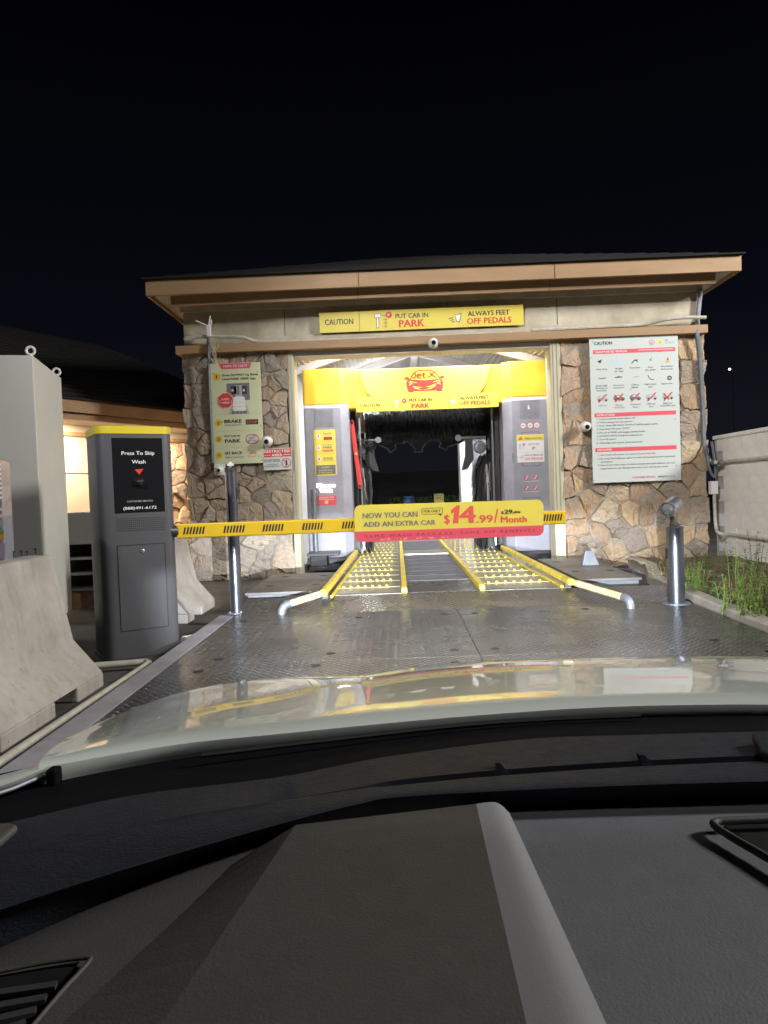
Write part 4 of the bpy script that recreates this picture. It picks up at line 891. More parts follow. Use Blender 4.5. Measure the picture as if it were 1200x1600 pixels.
for k in range(5):
    pts = [P(327+k*2, 528, Y=yc-.03), P(331+k*3+random.uniform(-3, 3), 540, Y=yc-.08), P(335+random.uniform(-5, 4), 552, Y=yc-.1), P(337+random.uniform(-4, 4), 562+random.uniform(0, 8), Y=yc-.06)]
    q.tube(crv(pts, 10), .005, PVC, 5)
tag(q.build('loose_wires', smooth=True), 'tangle of thin loose wires hanging at the left end of the ledge', 'wires')

# ================================================================== RIGHT BLOCK WALL
XW = 5.02
bw = thing('block_wall', (XW+.1, 8, 0), 'painted concrete block wall on the right behind the weeds', 'wall')
q = MB(); q.box((XW+.012, 3.0, 0), (XW+.2, YB+.1, 1.93), mat('wall_mortar', (.50, .48, .455), .85, noise=.1)); q.build('wall_core', bw)
bk = MB(); bk.box((0, 0, 0), (.02, .392, .192), BLOCKM); bkm = bk.mesh('block'); 
for row in range(10):
    y = 3.0+(.2 if row % 2 else 0)
    while y < YB-.3: inst('block', bkm, (XW-.004+random.uniform(-.003, .003), y+.004, .0+row*.193+.0005), bw); y += .4
q = MB(); q.box((XW-.02, 3.0, 1.932), (XW+.22, YB+.1, 1.99), BLOCKM); q.build('wall_cap', bw, bev=.006)
def wl(px_, py_): return P(px_, py_, X=XW-.03)
conduit([P(1118, 722, Y=YB-.35), wl(1128, 723), wl(1145, 720), wl(1170, 718), wl(1230, 711)], .028, 'white conduit running along the upper part of the block wall')
pj = P(1115, 762, Y=YB-.2)
q = MB(); q.box((pj.x-.06, pj.y-.05, pj.z-.10), (pj.x+.05, pj.y+.05, pj.z+.10), CAMW); tag(q.build('junction_box', bev=.008), 'small white electrical box at the corner of stone pier and block wall', 'box')
conduit([P(1116, 772, Y=YB-.2), P(1117, 800, Y=YB-.2), P(1119, 825, Y=YB-.25), P(1124, 833, Y=YB-.4), wl(1140, 835), wl(1170, 839), wl(1240, 848)], .026, 'white conduit bending from the electrical box along the block wall')
q = MB(); q.tube([P(1106, 893, Y=YB-.5), P(1140, 902, Y=YB-1.1), P(1175, 909, Y=YB-1.7)], .025, PVC, 8); tag(q.build('pvc_pipe', smooth=True), 'white pipe lying on the soil at the foot of the block wall', 'pipe')

# weeds
def weed(px_, py_, z, h, n, sp, m, label, leafw=.012, seed=0):
    b = P(px_, py_, z=z); rnd = random.Random(seed+int(px_)); st = MB(); lf = MB()
    t = thing('weed', tuple(b), label, 'weed', 'weeds growing along the kerb')
    for i in range(n):
        r = sp*math.sqrt(rnd.random()); a = rnd.uniform(0, 6.28); p = b+Vector((r*math.cos(a), r*math.sin(a), 0)); hh = h*rnd.uniform(.45, 1.0)
        lean = Vector((rnd.uniform(-.22, .22), rnd.uniform(-.22, .22), 1)); q_ = [p, p+lean*hh*.5, p+lean*hh+Vector((rnd.uniform(-.04, .04), rnd.uniform(-.04, .04), -.01))]
        st.tube(q_, [.004, .003, .0015], m, 4, False)
        for k in range(int(6+hh*16)):
            f = rnd.uniform(.08, 1.0); c = q_[0].lerp(q_[1], f*2) if f < .5 else q_[1].lerp(q_[2], f*2-1)
            an = rnd.uniform(0, 6.28); d = Vector((math.cos(an), math.sin(an), rnd.uniform(.2, 1.2))).normalized(); L_ = rnd.uniform(.03, .085)*(1.15-f*.5); s_ = Vector((-d.y, d.x, 0)).normalized()*leafw*rnd.uniform(.5, 1)
            lf.add([c, c+d*L_*.5+s_, c+d*L_+Vector((0, 0, -.012)), c+d*L_*.5-s_], [(0, 1, 2, 3)], m)
    st.build('stem', t); lf.build('leaves', t)
DRYW = mat('weed_dry', (.42, .36, .17), .7, noise=.3, nscale=14)
W = [(1145, 940, .34, 9, .2, DRYW, 'thin dry straw coloured weed in the middle of the planter'), (1172, 925, .30, 8, .25, DRYW, 'dry straw coloured weed behind the tall green one'), (1072, 912, .3, 12, .2, DRYW, 'dry straw coloured weed behind the lamp bollard'), (1168, 950, .62, 26, .16, LEAF, 'tall bright green weed beside the kerb below the block wall'), (1150, 958, .38, 22, .14, LEAF, 'low bright green weed at the kerb left of the tall one'), (1196, 958, .48, 26, .14, LEAF, 'bright green weed at the right edge by the kerb'),
     (1186, 905, .60, 16, .14, LEAF2, 'tall dark thin weed against the block wall'), (1140, 897, .36, 9, .10, LEAF2, 'small dark weed at the foot of the block wall'), (1100, 890, .28, 24, .14, LEAF2, 'dark leafy weed at the foot of the right stone pier'),
     (1078, 922, .36, 20, .14, LEAF, 'pale green weed just right of the lamp bollard'), (1092, 925, .30, 18, .12, LEAF, 'pale green weed between lamp bollard and kerb'), (1035, 905, .30, 14, .16, DRYW, 'dry pale weed left behind the lamp bollard'), (1112, 930, .22, 12, .1, LEAF2, 'small brownish weed by the middle of the kerb'), (1128, 938, .24, 12, .12, LEAF, 'thin sparse weed by the kerb'), (1190, 925, .3, 16, .14, LEAF2, 'dark weed behind the bright ones at the right edge'), (1180, 968, .28, 20, .12, LEAF, 'short grassy weed spilling over the kerb')]
for i, (a, b, h, n, sp, m, lb) in enumerate(W): weed(a, b, .13, h, max(6, int(n*.62)), sp, m, lb, seed=i)
gr = MB(); rnd = random.Random(5)
for i in range(1500):
    x = rnd.uniform(3.0, 4.98); y = rnd.uniform(5, 11); x = max(x, 2.95+max(0, y-7)*.16+.05); h = rnd.uniform(.02, .09); a = rnd.uniform(0, 6.28); d = Vector((math.cos(a), math.sin(a), 0))*.004
    b = Vector((x, y, .13)); tip = b+Vector((rnd.uniform(-.04, .04), rnd.uniform(-.04, .04), h)); gr.add([b-d, b+d, tip], [(0, 1, 2)], rnd.choice((LEAF, LEAF2, mat('dry_grass', (.30, .25, .12), .8))))
tag(gr.build('grass'), 'short dry grass scattered over the planter soil', 'grass', kind='stuff')

# ================================================================== BOLLARDS
def post(px0, py0, px1, py1, r, label, name):
    a = P(px0, py0, z=zp); b = P(px1, py1, Y=a.y); return a, b.z
a, zt2 = post(370, 958, 363, 737, .06, '', '')
t = thing('bollard', tuple(a), 'tall slim polished steel post standing in front of the left stone pier', 'post')
q = MB(); q.lathe([(.060, .012), (.060, zt2-zp)], a, STEELP, 28); q.build('tube', t, smooth=True)
q = MB(); q.lathe([(.064, zt2-zp), (.064, zt2-zp+.035), (.055, zt2-zp+.045)], a, MACHD, 24); q.build('cap', t, smooth=True)
q = MB(); q.lathe([(.10, .0), (.10, .012), (.06, .013)], a, GALV, 24); q.build('flange', t)
q = MB(); q.tube([a+Vector((0, 0, zt2-zp+.045)), a+Vector((0, 0, zt2-zp+.10))], .012, CAMW, 8); q.box(tuple(a+Vector((-.03, -.02, zt2-zp+.06))), tuple(a+Vector((.03, .02, zt2-zp+.085))), CAMW); q.build('fitting', t)
q = MB(); q.box((a.x+.045, a.y-.03, zt2-.28), (a.x+.064, a.y+.03, zt2-.16), BLACK); q.build('slot', t)
for k in range(4):
    q = MB(); an = R(45+90*k); q.lathe([(.012, .012), (.012, .026), (.004, .028)], a+Vector((.08*math.cos(an), .08*math.sin(an), 0)), STEEL, 8); q.build('bolt', t)
a, zt2 = post(1057, 943, 1052, 824, .08, '', '')
t = thing('lamp_bollard', tuple(a), 'short thick steel post carrying a round spotlight beside the kerb', 'post')
q = MB(); q.lathe([(.080, .012), (.080, zt2-zp)], a, STEELP, 30); q.build('tube', t, smooth=True)
q = MB(); q.lathe([(.078, zt2-zp), (.05, zt2-zp+.012), (.05, zt2-zp+.03)], a, MACHD, 24); q.build('cap', t, smooth=True)
q = MB(); q.lathe([(.13, .0), (.13, .012), (.08, .013)], a, GALV, 24); q.build('flange', t)
q = MB(); q.box((a.x-.084, a.y-.03, zt2-.30), (a.x-.074, a.y+.03, zt2-.20), BLACK); q.build('slot', t)
top = a+Vector((-.015, 0, zt2-zp+.03)); q = MB(); q.tube([top, top+Vector((-.005, 0, .06)), top+Vector((-.02, 0, .11))], [.03, .022, .03], MACHD, 12); q.build('swivel_arm', t, smooth=True)
hc = top+Vector((-.015, 0, .17)); dv = Vector((-.62, -.75, -.25)).normalized(); rm = dv.to_track_quat('Z', 'Y').to_matrix()
q = MB(); q.lathe([(.03, -.14), (.065, -.135), (.07, -.12), (.072, .07), (.078, .075), (.078, .09), (.066, .092), (.062, .06), (.01, .05)], hc, STEEL, 24, rot=rm); q.build('spotlight_housing', t, smooth=True)
q = MB(); q.lathe([(.064, .07), (.05, .082), (.002, .086)], hc, mat('spot_glass', (.35, .36, .38), .1, metal=.3), 20, rot=rm); q.build('lens', t, smooth=True)

# ================================================================== GATE KIOSK + ARM
kb = Vector((-2.12, 5.62, 0)); ka = R(32); kU = Vector((math.cos(ka), math.sin(ka), 0)); kN = Vector((math.sin(ka), -math.cos(ka), 0))
# front plane passes through the photographed front bottom corner
f0 = P(167, 1033, z=.02); f1 = PP(284, 1016, f0, kN)
ko = f0; kw = (f1-f0).dot(kU)
kios = thing('gate_kiosk', (f0.x+.3, f0.y+.2, 0), 'dark grey gate kiosk with a yellow top and press to skip wash button', 'kiosk')
kzt = PP(200, 666, f0, kN).z; kd = .50
def kprof(z, g=0):
    pts = []
    def c(u, d): p = f0+kU*u-kN*d; return Vector((p.x, p.y, z))
    g0 = -g
    for i in range(6): an = R(90*i/5); pts.append(c(.085-(.085+g)*math.sin(R(90)-an)*1.0 if True else 0, .085-(.085+g)*math.sin(an)))
    for i in range(6): an = R(90*i/5); pts.append(c(kw-.075+(.075+g)*math.sin(an), .075-(.075+g)*math.cos(an)))
    pts += [c(kw+g, kd+g), c(-g, kd+g)]
    return pts
q = MB(); q.prism(kprof(.02), (0, 0, kzt-.062-.02), KIOSK); q.build('body', kios, smooth=True, bev=0)
q = MB(); q.prism(kprof(kzt-.06, .004), (0, 0, .062), YELKI); q.build('top_cap', kios, smooth=True)
q = MB(); q.prism(kprof(.0, .012), (0, 0, .02), MACHD); q.build('plinth', kios)
S = Sign(f0, kU, (0, 530, 3.529))
S.o = f0+kN*.001
S.panel((612, 540), (893, 548), (912, 948), (632, 966), .004, KGLASS, .004, 'button_panel', kios)
S.o = f0+kN*.002
S.text(670, 855, 638, 21, 'Press To Skip', WHT, .006); S.text(727, 803, 686, 21, 'Wash', WHT, .006); S.text(700, 845, 900, 10, 'CUSTOMER SERVICE', INKL); S.text(680, 868, 941, 16, '(888)491-6172', WHT, .012)
S.poly([(742, 718), (791, 715), (768, 747)], RED, 1); S.done(kios)
pb = PP(768/3.529, 530+790/3.529, f0, kN); rmk = kN.to_track_quat('Z', 'Y').to_matrix()
q = MB(); q.lathe([(.045, 0), (.045, .008), (.034, .016), (.030, .03), (.02, .04), (.002, .043)], pb, KGLASS, 20, rot=rmk); q.build('button', kios, smooth=True)
S = Sign(f0+kN*.0005, kU, (0, 530, 3.529)); grille(S, 645, 905, 992, 1058, 24, 7, 3.0, BLACK, kios)
S = Sign(f0, kU, (0, 820, 2.857)); dq = [S.uv(*c) for c in ((528, 98), (735, 82), (748, 445), (540, 482))]
du0, du1, dv1, dv0 = (dq[0][0]+dq[3][0])/2, (dq[1][0]+dq[2][0])/2, (dq[0][1]+dq[1][1])/2, (dq[2][1]+dq[3][1])/2
q = MB(); q.prism([S.w(u, v, .2) for u, v in ((du0-.007, dv0-.007), (du1+.007, dv0-.007), (du1+.007, dv1+.007), (du0-.007, dv1+.007))], kN*.0005, BLACK); q.build('door_gap', kios)
q = MB(); q.prism([S.w(u, v, .7) for u, v in ((du0, dv0), (du1, dv0), (du1, dv1), (du0, dv1))], kN*.003, KIOSK); dr = q.build('door', kios)
pk = PP(636/2.857, 820+117/2.857, f0, kN); q = MB(); q.lathe([(.016, .004), (.016, .010), (.012, .012), (.002, .012)], pk, STEEL, 14, rot=rmk); q.build('lock', dr, smooth=True)
q = MB(); p = f1+Vector((0, .05, .85)); q.lathe([(.004, -.02), (.004, .02)], f1+kN*-.06+kU*.004+Vector((0, 0, 1.02)), BLACK, 8); q.build('key_slot', kios)
# arm
A0 = P(277, 830, Y=6.0); A1 = P(882, 808, Y=6.55)
arm = thing('barrier_arm', tuple(A0), 'yellow barrier arm with black slashes lowered across the lane', 'barrier arm')
ad = (A1-A0).normalized(); arr = Vector((0, 0, 1)); an_ = Vector((ad.y, -ad.x, 0)).normalized()
q = MB(); q.bar(A0, A1, .08, .122, YELARM); q.build('beam', arm, bev=.01)
q = MB(); q.tube([A0+Vector((-.12, .0, 0)), A0+Vector((.02, 0, 0))], .05, MACHD, 14); q.build('pivot', arm, smooth=True)
q = MB(); up_ = an_.cross(ad)*-1
if up_.z < 0: up_ = -up_
for pxg in (287, 350, 411, 473, 535, 598, 850):
    base = PP(pxg, 830-(pxg-277)*.0364, A0+an_*.041, an_)
    for k in range(7):
        c = base+ad*(k*.026); 
        for s0, e0 in ((-.030, .030),):
            pa = c+up_*s0; pb_ = c+up_*e0+ad*.014; w2 = ad*.0075
            q.add([pa-w2, pa+w2, pb_+w2, pb_-w2], [(0, 1, 2, 3)], BLACK)
q.build('slash_marks', arm)
S = Sign(A0+an_*.055+ad*2.2, (ad.x, ad.y, 0), (540, 770, 3.429), rot=-.009)
t = S.panel((45, 65), (1058, 38), (1064, 235), (50, 260), .006, YELS, .06, 'price_sign')
tag(t, 'yellow and red price sign hung on the lowered barrier arm', 'sign')
u0_, v0_ = S.uv(50, 209); vmid = v0_
pts = [p for p in S.rr(S.u0, S.u1, S.v0, S.v1, .06) if p[1] < vmid]; pts = [p for p in pts]
lo = sorted(pts, key=lambda p: p[0]); L1_ = [p for p in S.rr(S.u0+.001, S.u1-.001, S.v0+.001, S.v1, .06) if p[1] < S.v0+.061]
left = [p for p in L1_ if p[0] < (S.u0+S.u1)/2]; right = [p for p in L1_ if p[0] > (S.u0+S.u1)/2]
left.sort(key=lambda p: -p[1]); right.sort(key=lambda p: p[1])
S.pu([(S.u0+.001, vmid)]+left+right+[(S.u1-.001, vmid)], PINK, .6)
S.text(92, 388, 138, 29, 'NOW YOU CAN', INKG, .045); S.text(96, 487, 184, 27, 'ADD AN EXTRA CAR', INKG, .045)
S.rring(407, 522, 100, 34, 8, 2.5, INK, 1); S.poly([(492, 114), (512, 113), (514, 124)], INK, 1); S.text(418, 508, 106, 14, 'FOR ONLY', INK, .02)
PR = mat('price_red', (.72, .10, .08), .45)
S.text(528, 558, 164, 45, '$', PR, .02); S.poly([(563, 94), (598, 66), (612, 66), (602, 163), (574, 164), (581, 103), (566, 112)], PR, 2); S.text(612, 694, 162, 88, '4', PR, .06); S.text(702, 788, 161, 40, '.99', PR, .035); S.text(796, 818, 160, 72, '/', PR, .01)
S.text(833, 846, 113, 14, '$', INK, .02); S.text(851, 893, 113, 23, '29', INK, .05); S.text(896, 935, 112, 14, '.99', INK, .015); S.line((895, 106), (940, 104), 2, INK, 3); S.text(833, 970, 160, 33, 'Month', PR, .045)
S.text(102, 1045, 241, 16, 'S A M E   W A S H   P A C K A G E ,   S A M E   V I P   B E N E F I T S', REDD, .004)
rnd = random.Random(9)
for k in range(26): x = 180+rnd.random()*470; S.rect(x, x+rnd.uniform(4, 22), 252-(x-180)*.028+rnd.uniform(-6, 2), rnd.uniform(1, 4), mat('flaked_pink', (.78, .42, .45), .6), 1)
S.done()

b = P(291, 1006, z=.04); q = MB(); rnd = random.Random(21)
q.add([b+Vector((rnd.uniform(-.07, .07), rnd.uniform(-.06, .06), rnd.uniform(0, .09))) for _ in range(10)], [(0, 1, 2), (2, 3, 4), (4, 5, 0), (5, 6, 7), (7, 8, 1), (8, 9, 3), (9, 6, 2), (1, 4, 8)], WHT)
tag(q.build('litter'), 'crumpled white wrapper on the kerb at the right foot of the kiosk', 'litter')
# ================================================================== CONCRETE BARRIERS
def jersey(xr, y0, y1, label, notches):
    t = thing('concrete_barrier', (xr-.36, (y0+y1)/2, 0), label, 'barrier', 'concrete barriers along the lane')
    pr = [(0, 0), (0, .10), (-.20, .34), (-.325, .93), (-.345, .945), (-.50, .945), (-.52, .93), (-.62, .34), (-.80, .10), (-.80, 0)]
    q = MB(); q.prism([(xr+x, y0, z) for x, z in pr if z >= .10], (0, y1-y0, 0), CONCR)
    ys = [y0]+[a for n in sorted(notches) for a in n]+[y1]
    for k in range(0, len(ys), 2): q.prism([(xr+x, ys[k], z) for x, z in ((-.001, 0), (-.001, .0995), (-.799, .0995), (-.799, 0))], (0, ys[k+1]-ys[k], 0), CONCR)
    for n in notches: q.prism([(xr+x, n[0], z) for x, z in ((-.2, 0), (-.2, .0995), (-.6, .0995), (-.6, 0))], (0, n[1]-n[0], 0), CONCR)
    q.build('concrete_body', t, bev=.012)
    return t
xt = P(163, 1072, z=0).x
jb = jersey(xt, 2.0, P(163, 1072, z=0).y, 'concrete barrier at the left edge in front of the kiosk', [(4.25, 4.55), (3.35, 3.65)])
for px_, py_ in ((21, 868), (34, 866), (43, 867), (56, 863)):
    p = P(px_, py_, z=.95); p.x = min(p.x, xt-.36); q = MB(); q.lathe([(.007, -.01), (.007, .018), (.014, .018), (.014, .030), (.005, .033)], p, MACHD, 8); q.build('anchor_bolt', jb)
S = Sign((xt-.325+.0, 0, .93), (0, 1, 0), (0, 820, 2.857))
xt2 = P(336, 948, z=0).x
jersey(xt2, 7.35, P(336, 948, z=0).y, 'concrete barrier behind the kiosk with its sloped foot showing', [(7.6, 7.9)])

# ================================================================== LEFT CABINETS
ca = R(14.6); cU = Vector((math.cos(ca), math.sin(ca), 0)); cB = Vector((-math.sin(ca), math.cos(ca), 0))
c0 = P(51, 555, Y=6.6); c1 = Vector((c0.x, c0.y, 0)); cz = c0.z
cab = thing('equipment_cabinet', tuple(c1), 'tall white steel equipment cabinet with lifting eyes at the left edge', 'cabinet')
def cpt(u, b, z): p = c1+cU*u+cB*b; return Vector((p.x, p.y, z))
q = MB(); q.prism([cpt(-1.6, 0, .12), cpt(0, 0, .12), cpt(0, 1.28, .12), cpt(-1.6, 1.28, .12)], (0, 0, cz-.12), CABW); q.build('cabinet_body', cab, bev=.008)
q = MB(); q.prism([cpt(-1.55, .04, 0), cpt(-.05, .04, 0), cpt(-.05, 1.22, 0), cpt(-1.55, 1.22, 0)], (0, 0, .12), MACHD); q.build('cabinet_plinth', cab)
for u, b in ((-.03, .06), (-.03, 1.20), (-1.55, .06), (-1.55, 1.20)):
    p = cpt(u, b, cz+.052); path = [p+cU*.037*math.cos(2*math.pi*i/16)+Vector((0, 0, .037*math.sin(2*math.pi*i/16))) for i in range(17)]
    q = MB(); q.tube(path, .013, CAMW, 8, False); q.tube([cpt(u, b, cz-.01), cpt(u, b, cz+.018)], .02, CAMW, 10); q.build('lifting_eye', cab, smooth=True)
# grey open bay unit behind
ub = P(97, 925, z=.22); ux0 = ub.x; uy = ub.y
unit = thing('grey_rack', (ux0+.5, uy+.3, 0), 'grey steel rack with three dark bays beside the white cabinet', 'rack')
zt3 = P(97, 802, Y=uy).z; z_d = P(97, 850, Y=uy).z
q = MB(); q.box((ux0, uy+.02, z_d), (ux0+1.1, uy+.6, zt3), CABG); q.build('upper_box', unit, bev=.008)
q = MB(); q.box((ux0, uy+.55, .24), (ux0+1.1, uy+.6, z_d-.001), BLACK); q.build('back_panel', unit)
hh = (z_d-.24)/3
for k in range(4): q = MB(); z_ = .24+hh*k; q.box((ux0+.04, uy, z_-.012), (ux0+1.1, uy+.54, z_+.012), CABG); q.build('shelf', unit)
for x in (ux0, ux0+1.06): q = MB(); q.box((x, uy, .22), (x+.035, uy+.54, z_d-.002), CABG); q.build('upright', unit)
for x in (ux0+.08, ux0+.9): q = MB(); q.box((x, uy+.05, 0), (x+.12, uy+.5, .22), mat('pallet_wood', (.30, .19, .12), .8, noise=.3)); q.build('pallet_block', unit)
q = MB()
# pay machine sliver at left edge
pm = P(9, 870, Y=4.6); pay = thing('pay_station', (pm.x-.3, pm.y, 0), 'grey pay station with louvres and stickers cut by the left edge', 'pay station')
q = MB(); q.prism([(pm.x-.45, pm.y, 0), (pm.x-.004, pm.y, 0), (pm.x-.16, pm.y+.4, 0), (pm.x-.45, pm.y+.4, 0)], (0, 0, P(5, 716, Y=4.6).z), MACH); q.build('housing', pay, bev=.01)
for k in range(8):
    z_ = P(8, 727+k*7.3, Y=4.6).z; q = MB(); q.prism([(pm.x+.0, pm.y-.045, z_-.006), (pm.x+.0, pm.y-.001, z_+.012), (pm.x+.0, pm.y-.001, z_+.004), (pm.x, pm.y-.045, z_-.014)], (-.4, 0, 0), CABW); q.build('louvre', pay)
S = Sign((0, pm.y-.002, 0), (1, 0, 0), (0, 690, 7.5))
S.poly([(-40, 780), (28, 778), (30, 890), (-40, 893)], WHT, 1); S.circ(5, 830, 22, mat('skin_print', (.45, .25, .18), .6), 2); S.poly([(-40, 925), (42, 921), (43, 1010), (-40, 1014)], INKL, 1); S.poly([(-40, 1040), (46, 1034), (48, 1080), (-40, 1085)], mat('green_print', (.25, .35, .08), .5), 1); S.poly([(-40, 1092), (48, 1086), (50, 1150), (-40, 1156)], ORG, 1); S.poly([(-40, 1190), (60, 1185), (62, 1370), (-40, 1375)], mat('lilac_print', (.45, .36, .50), .5), 1)
S.art.build('stickers', pay)

# ================================================================== BUILDING BEHIND ON THE LEFT
w0 = P(97, 622, Y=11.4); w1 = P(292, 645, Y=13.9); wd = Vector((w1.x-w0.x, w1.y-w0.y, 0)).normalized(); wn = Vector((wd.y, -wd.x, 0))
lb = thing('side_building', (w0.x, w0.y, 0), 'low beige building with dark shingle roof lit warm behind the cabinets', 'building')
zf0 = (w0.z+w1.z)/2
def wp(s, n, z): p = Vector((w0.x, w0.y, 0))+wd*s+wn*n; return Vector((p.x, p.y, z))
def wbox(name, s0, s1, n0, n1, z0, z1, m, bev=.005, par=lb): q = MB(); q.prism([wp(s0, n0, z0), wp(s1, n0, z0), wp(s1, n1, z0), wp(s0, n1, z0)], (0, 0, z1-z0), m); return q.build(name, par, bev=bev)
wbox('fascia_board', -5, 6, .0, -.05, zf0-.20, zf0, TAN); wbox('fascia_board', -5, 6, -.10, -.14, zf0-.31, zf0-.201, TAN)
wbox('soffit', -5, 6, -.14, -1.0, zf0-.30, zf0-.27, SOFFIT)
zl = P(110, 675, Y=12.6).z; zm = P(115, 741, Y=12.6).z
wbox('upper_wall', -5, 6, -.95, -1.2, zl, zf0-.301, SIDING); wbox('ledge_board', -5, 6, -.90, -1.2, zl-.07, zl-.001, TAN)
wbox('wall_panel', -5, 1.55, -.97, -1.2, zm+.02, zl-.071, SIDING); wbox('wall_panel', -5, 1.55, -.97, -1.2, 0, zm, SIDING); wbox('panel_strip', -5, 1.55, -.99, -1.2, zm+.0005, zm+.0195, mat('strip_brown', (.16, .10, .07), .6))
sp = wbox('stone_pier', 1.56, 6, -.97, -1.3, 0, zl-.071, MORTAR)
sd = []; rnd = random.Random(12)
for i in range(9):
    z_ = .12+i*.28
    for j in range(7): sd.append((1.7+j*.42+rnd.uniform(-.1, .1)+(i % 2)*.2, z_+rnd.uniform(-.08, .08)))
stones(sp, [s_ for s_ in sd if s_[0] < 4.4], 1.57, 4.6, 0, zl-.08, lambda u, v, n: wp(u, -.97+n, v), depth=.10, bright=1.25)
q = MB(); q.add([wp(-5, .02, zf0+.003), wp(6, .02, zf0+.003), wp(6, -6, zf0+2.6), wp(-5, -6, zf0+2.6)], [(0, 1, 2, 3)], SHINGLE); rf = q.build('roof', lb)
q = MB()
for k in range(20):
    f = k*.3; n_ = .02-f*.918; z_ = zf0+.015+f*.397
    q.bar(wp(-5, n_, z_), wp(6, n_, z_), .05, .03, SHINGLE)
q.build('shingle_course', rf)
wl_ = thing('wall_light', tuple(wp(2.0, -.5, zf0-.42)), 'warm soffit light under the eaves of the low beige building', 'light')
q = MB(); c = wp(2.0, -.5, zf0-.34); q.lathe([(.09, -.03), (.11, 0), (.11, .035)], c, mat('lit_warm', (1, .72, .4), .5, emit=5), 16); q.build('diffuser', wl_)
for s_, pw in ((.4, 75), (2.6, 95), (-2.0, 55)):
    c = wp(s_, -.42, zf0-.42); area_lamp('soffit_lamp', c, wp(s_, -1.0, .6), pw, .5, (1.0, .80, .58))

# ================================================================== BEYOND THE EXIT
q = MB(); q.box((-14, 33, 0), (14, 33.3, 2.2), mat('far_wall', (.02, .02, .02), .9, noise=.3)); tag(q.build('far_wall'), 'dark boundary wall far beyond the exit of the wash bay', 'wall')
b = P(639, 790, Y=26); bin_ = thing('waste_bin', (b.x, 26, 0), 'blue waste bin standing beyond the exit of the wash bay', 'bin')
BLU = mat('bin_blue', (.03, .10, .42), .45); zb1 = P(639, 775, Y=26).z
q = MB(); q.prism([(b.x-.18, 25.8, 0), (b.x+.18, 25.8, 0), (b.x+.22, 25.8, zb1-.1), (b.x-.22, 25.8, zb1-.1)], (0, .4, 0), BLU); q.build('bin_body', bin_, bev=.02)
q = MB(); q.prism([(b.x-.24, 25.76, zb1-.1), (b.x+.24, 25.76, zb1-.1), (b.x+.2, 25.76, zb1), (b.x-.2, 25.76, zb1)], (0, .48, 0), BLU); q.build('lid', bin_, bev=.02)
S = Sign((0, 24, 0), (1, 0, 0), (540, 630, 4.615)); t = S.panel((637, 655), (706, 650), (710, 735), (640, 738), .02, YELS, 0, 'yard_sign'); tag(t, 'small yellow yard sign standing among plants beyond the exit', 'sign')
S.text(645, 700, 672, 10, 'DRIVE OUT', INKG, .01); S.text(652, 692, 692, 13, 'JETX', REDD, .03); S.done()
q = MB(); 
for s_ in (-.13, .13): c = P(540+672/4.615, 790, Y=24.03); q.box((c.x+s_-.012, 24.02, 0), (c.x+s_+.012, 24.04, 1.0), GALV)
q.build('stake', t)
for px_, n in ((655, 1), (665, 2), (676, 3), (700, 4), (712, 5), (622, 6)):
    b = P(px_, 800, Y=25); rnd = random.Random(n); q = MB()
    for i in range(260):
        p = Vector((b.x+rnd.uniform(-.28, .28), 25+rnd.uniform(-.2, .2), rnd.uniform(.5, 1.08))); d = Vector((rnd.uniform(-1, 1), rnd.uniform(-1, 1), rnd.uniform(-.2, 1))).normalized()*.10; s_ = Vector((-d.y, d.x, .02))*.3
        q.add([p-s_, p+s_, p+d], [(0, 1, 2)], LEAF2 if rnd.random() < .6 else LEAF)
    for i in range(6): q.tube([(b.x, 25, 0), (b.x+rnd.uniform(-.2, .2), 25+rnd.uniform(-.1, .1), .8)], .012, SOIL, 5)
    tag(q.build('shrub'), ['shrub left of the yellow yard sign, next to the blue bin', 'shrub between blue bin and yellow yard sign', 'shrub directly behind the yellow yard sign', 'shrub right of the yellow yard sign', 'shrub by the white exit jamb', 'shrub left of the blue waste bin'][n-1], 'shrub', 'shrubs beyond the exit')
fl = P(1140, 577, Y=70); t = thing('far_lamp', (fl.x, 70, 0), 'tiny distant lamp glowing in the dark sky right of the building', 'lamp')
q = MB(); q.tube([(fl.x+.3, 70, 0), (fl.x+.3, 70, fl.z+.2), (fl.x, 70, fl.z+.15)], .02, BLACK, 6); q.build('pole', t)
q = MB(); q.lathe([(.03, -.08), (.10, -.05), (.11, .0), (.08, .06), (.03, .1)], (fl.x, 70, fl.z), mat('far_glow', (1, .75, .55), .5, emit=8), 10); q.build('lamp_head', t, smooth=True)

# ================================================================== THE CAR WE LOOK OUT OF
car = thing('car', (.35, 0, 0), 'pale car whose bonnet and dashboard fill the bottom of the view', 'car')
def Z(px_, py_, z): return P(px_, py_, z=z)
rear = [(62, 1191), (180, 1169), (300, 1150), (430, 1137), (560, 1124), (680, 1113), (780, 1105), (900, 1097), (1050, 1092), (1260, 1092), (1500, 1105)]
crest = [(112, 1152), (205, 1108), (285, 1081), (380, 1063), (470, 1057), (560, 1054), (620, 1045), (700, 1037), (800, 1031), (950, 1027), (1150, 1026), (1420, 1035)]
rear3 = [Z(x, y, .955) for x, y in rear]; cr3 = [Z(x, y, .875) for x, y in crest]
def lerprow(a, b, f, dz, n=24):
    A, B = crv(a, n), crv(b, n); return [A[i].lerp(B[i], f)+Vector((0, 0, dz)) for i in range(n+1)]
def hump(row, k): return [p+Vector((0, 0, k*min(1, max(0, (i/len(row)-.30)/.10)))) for i, p in enumerate(row)]
rowsH = [[p+Vector((0, -.005, -.03)) for p in crv(rear3, 24)], crv(rear3, 24), hump(lerprow(rear3, cr3, .35, .006), .008), hump(lerprow(rear3, cr3, .7, .004), .012), crv(cr3, 24)]
c24 = crv(cr3, 24)
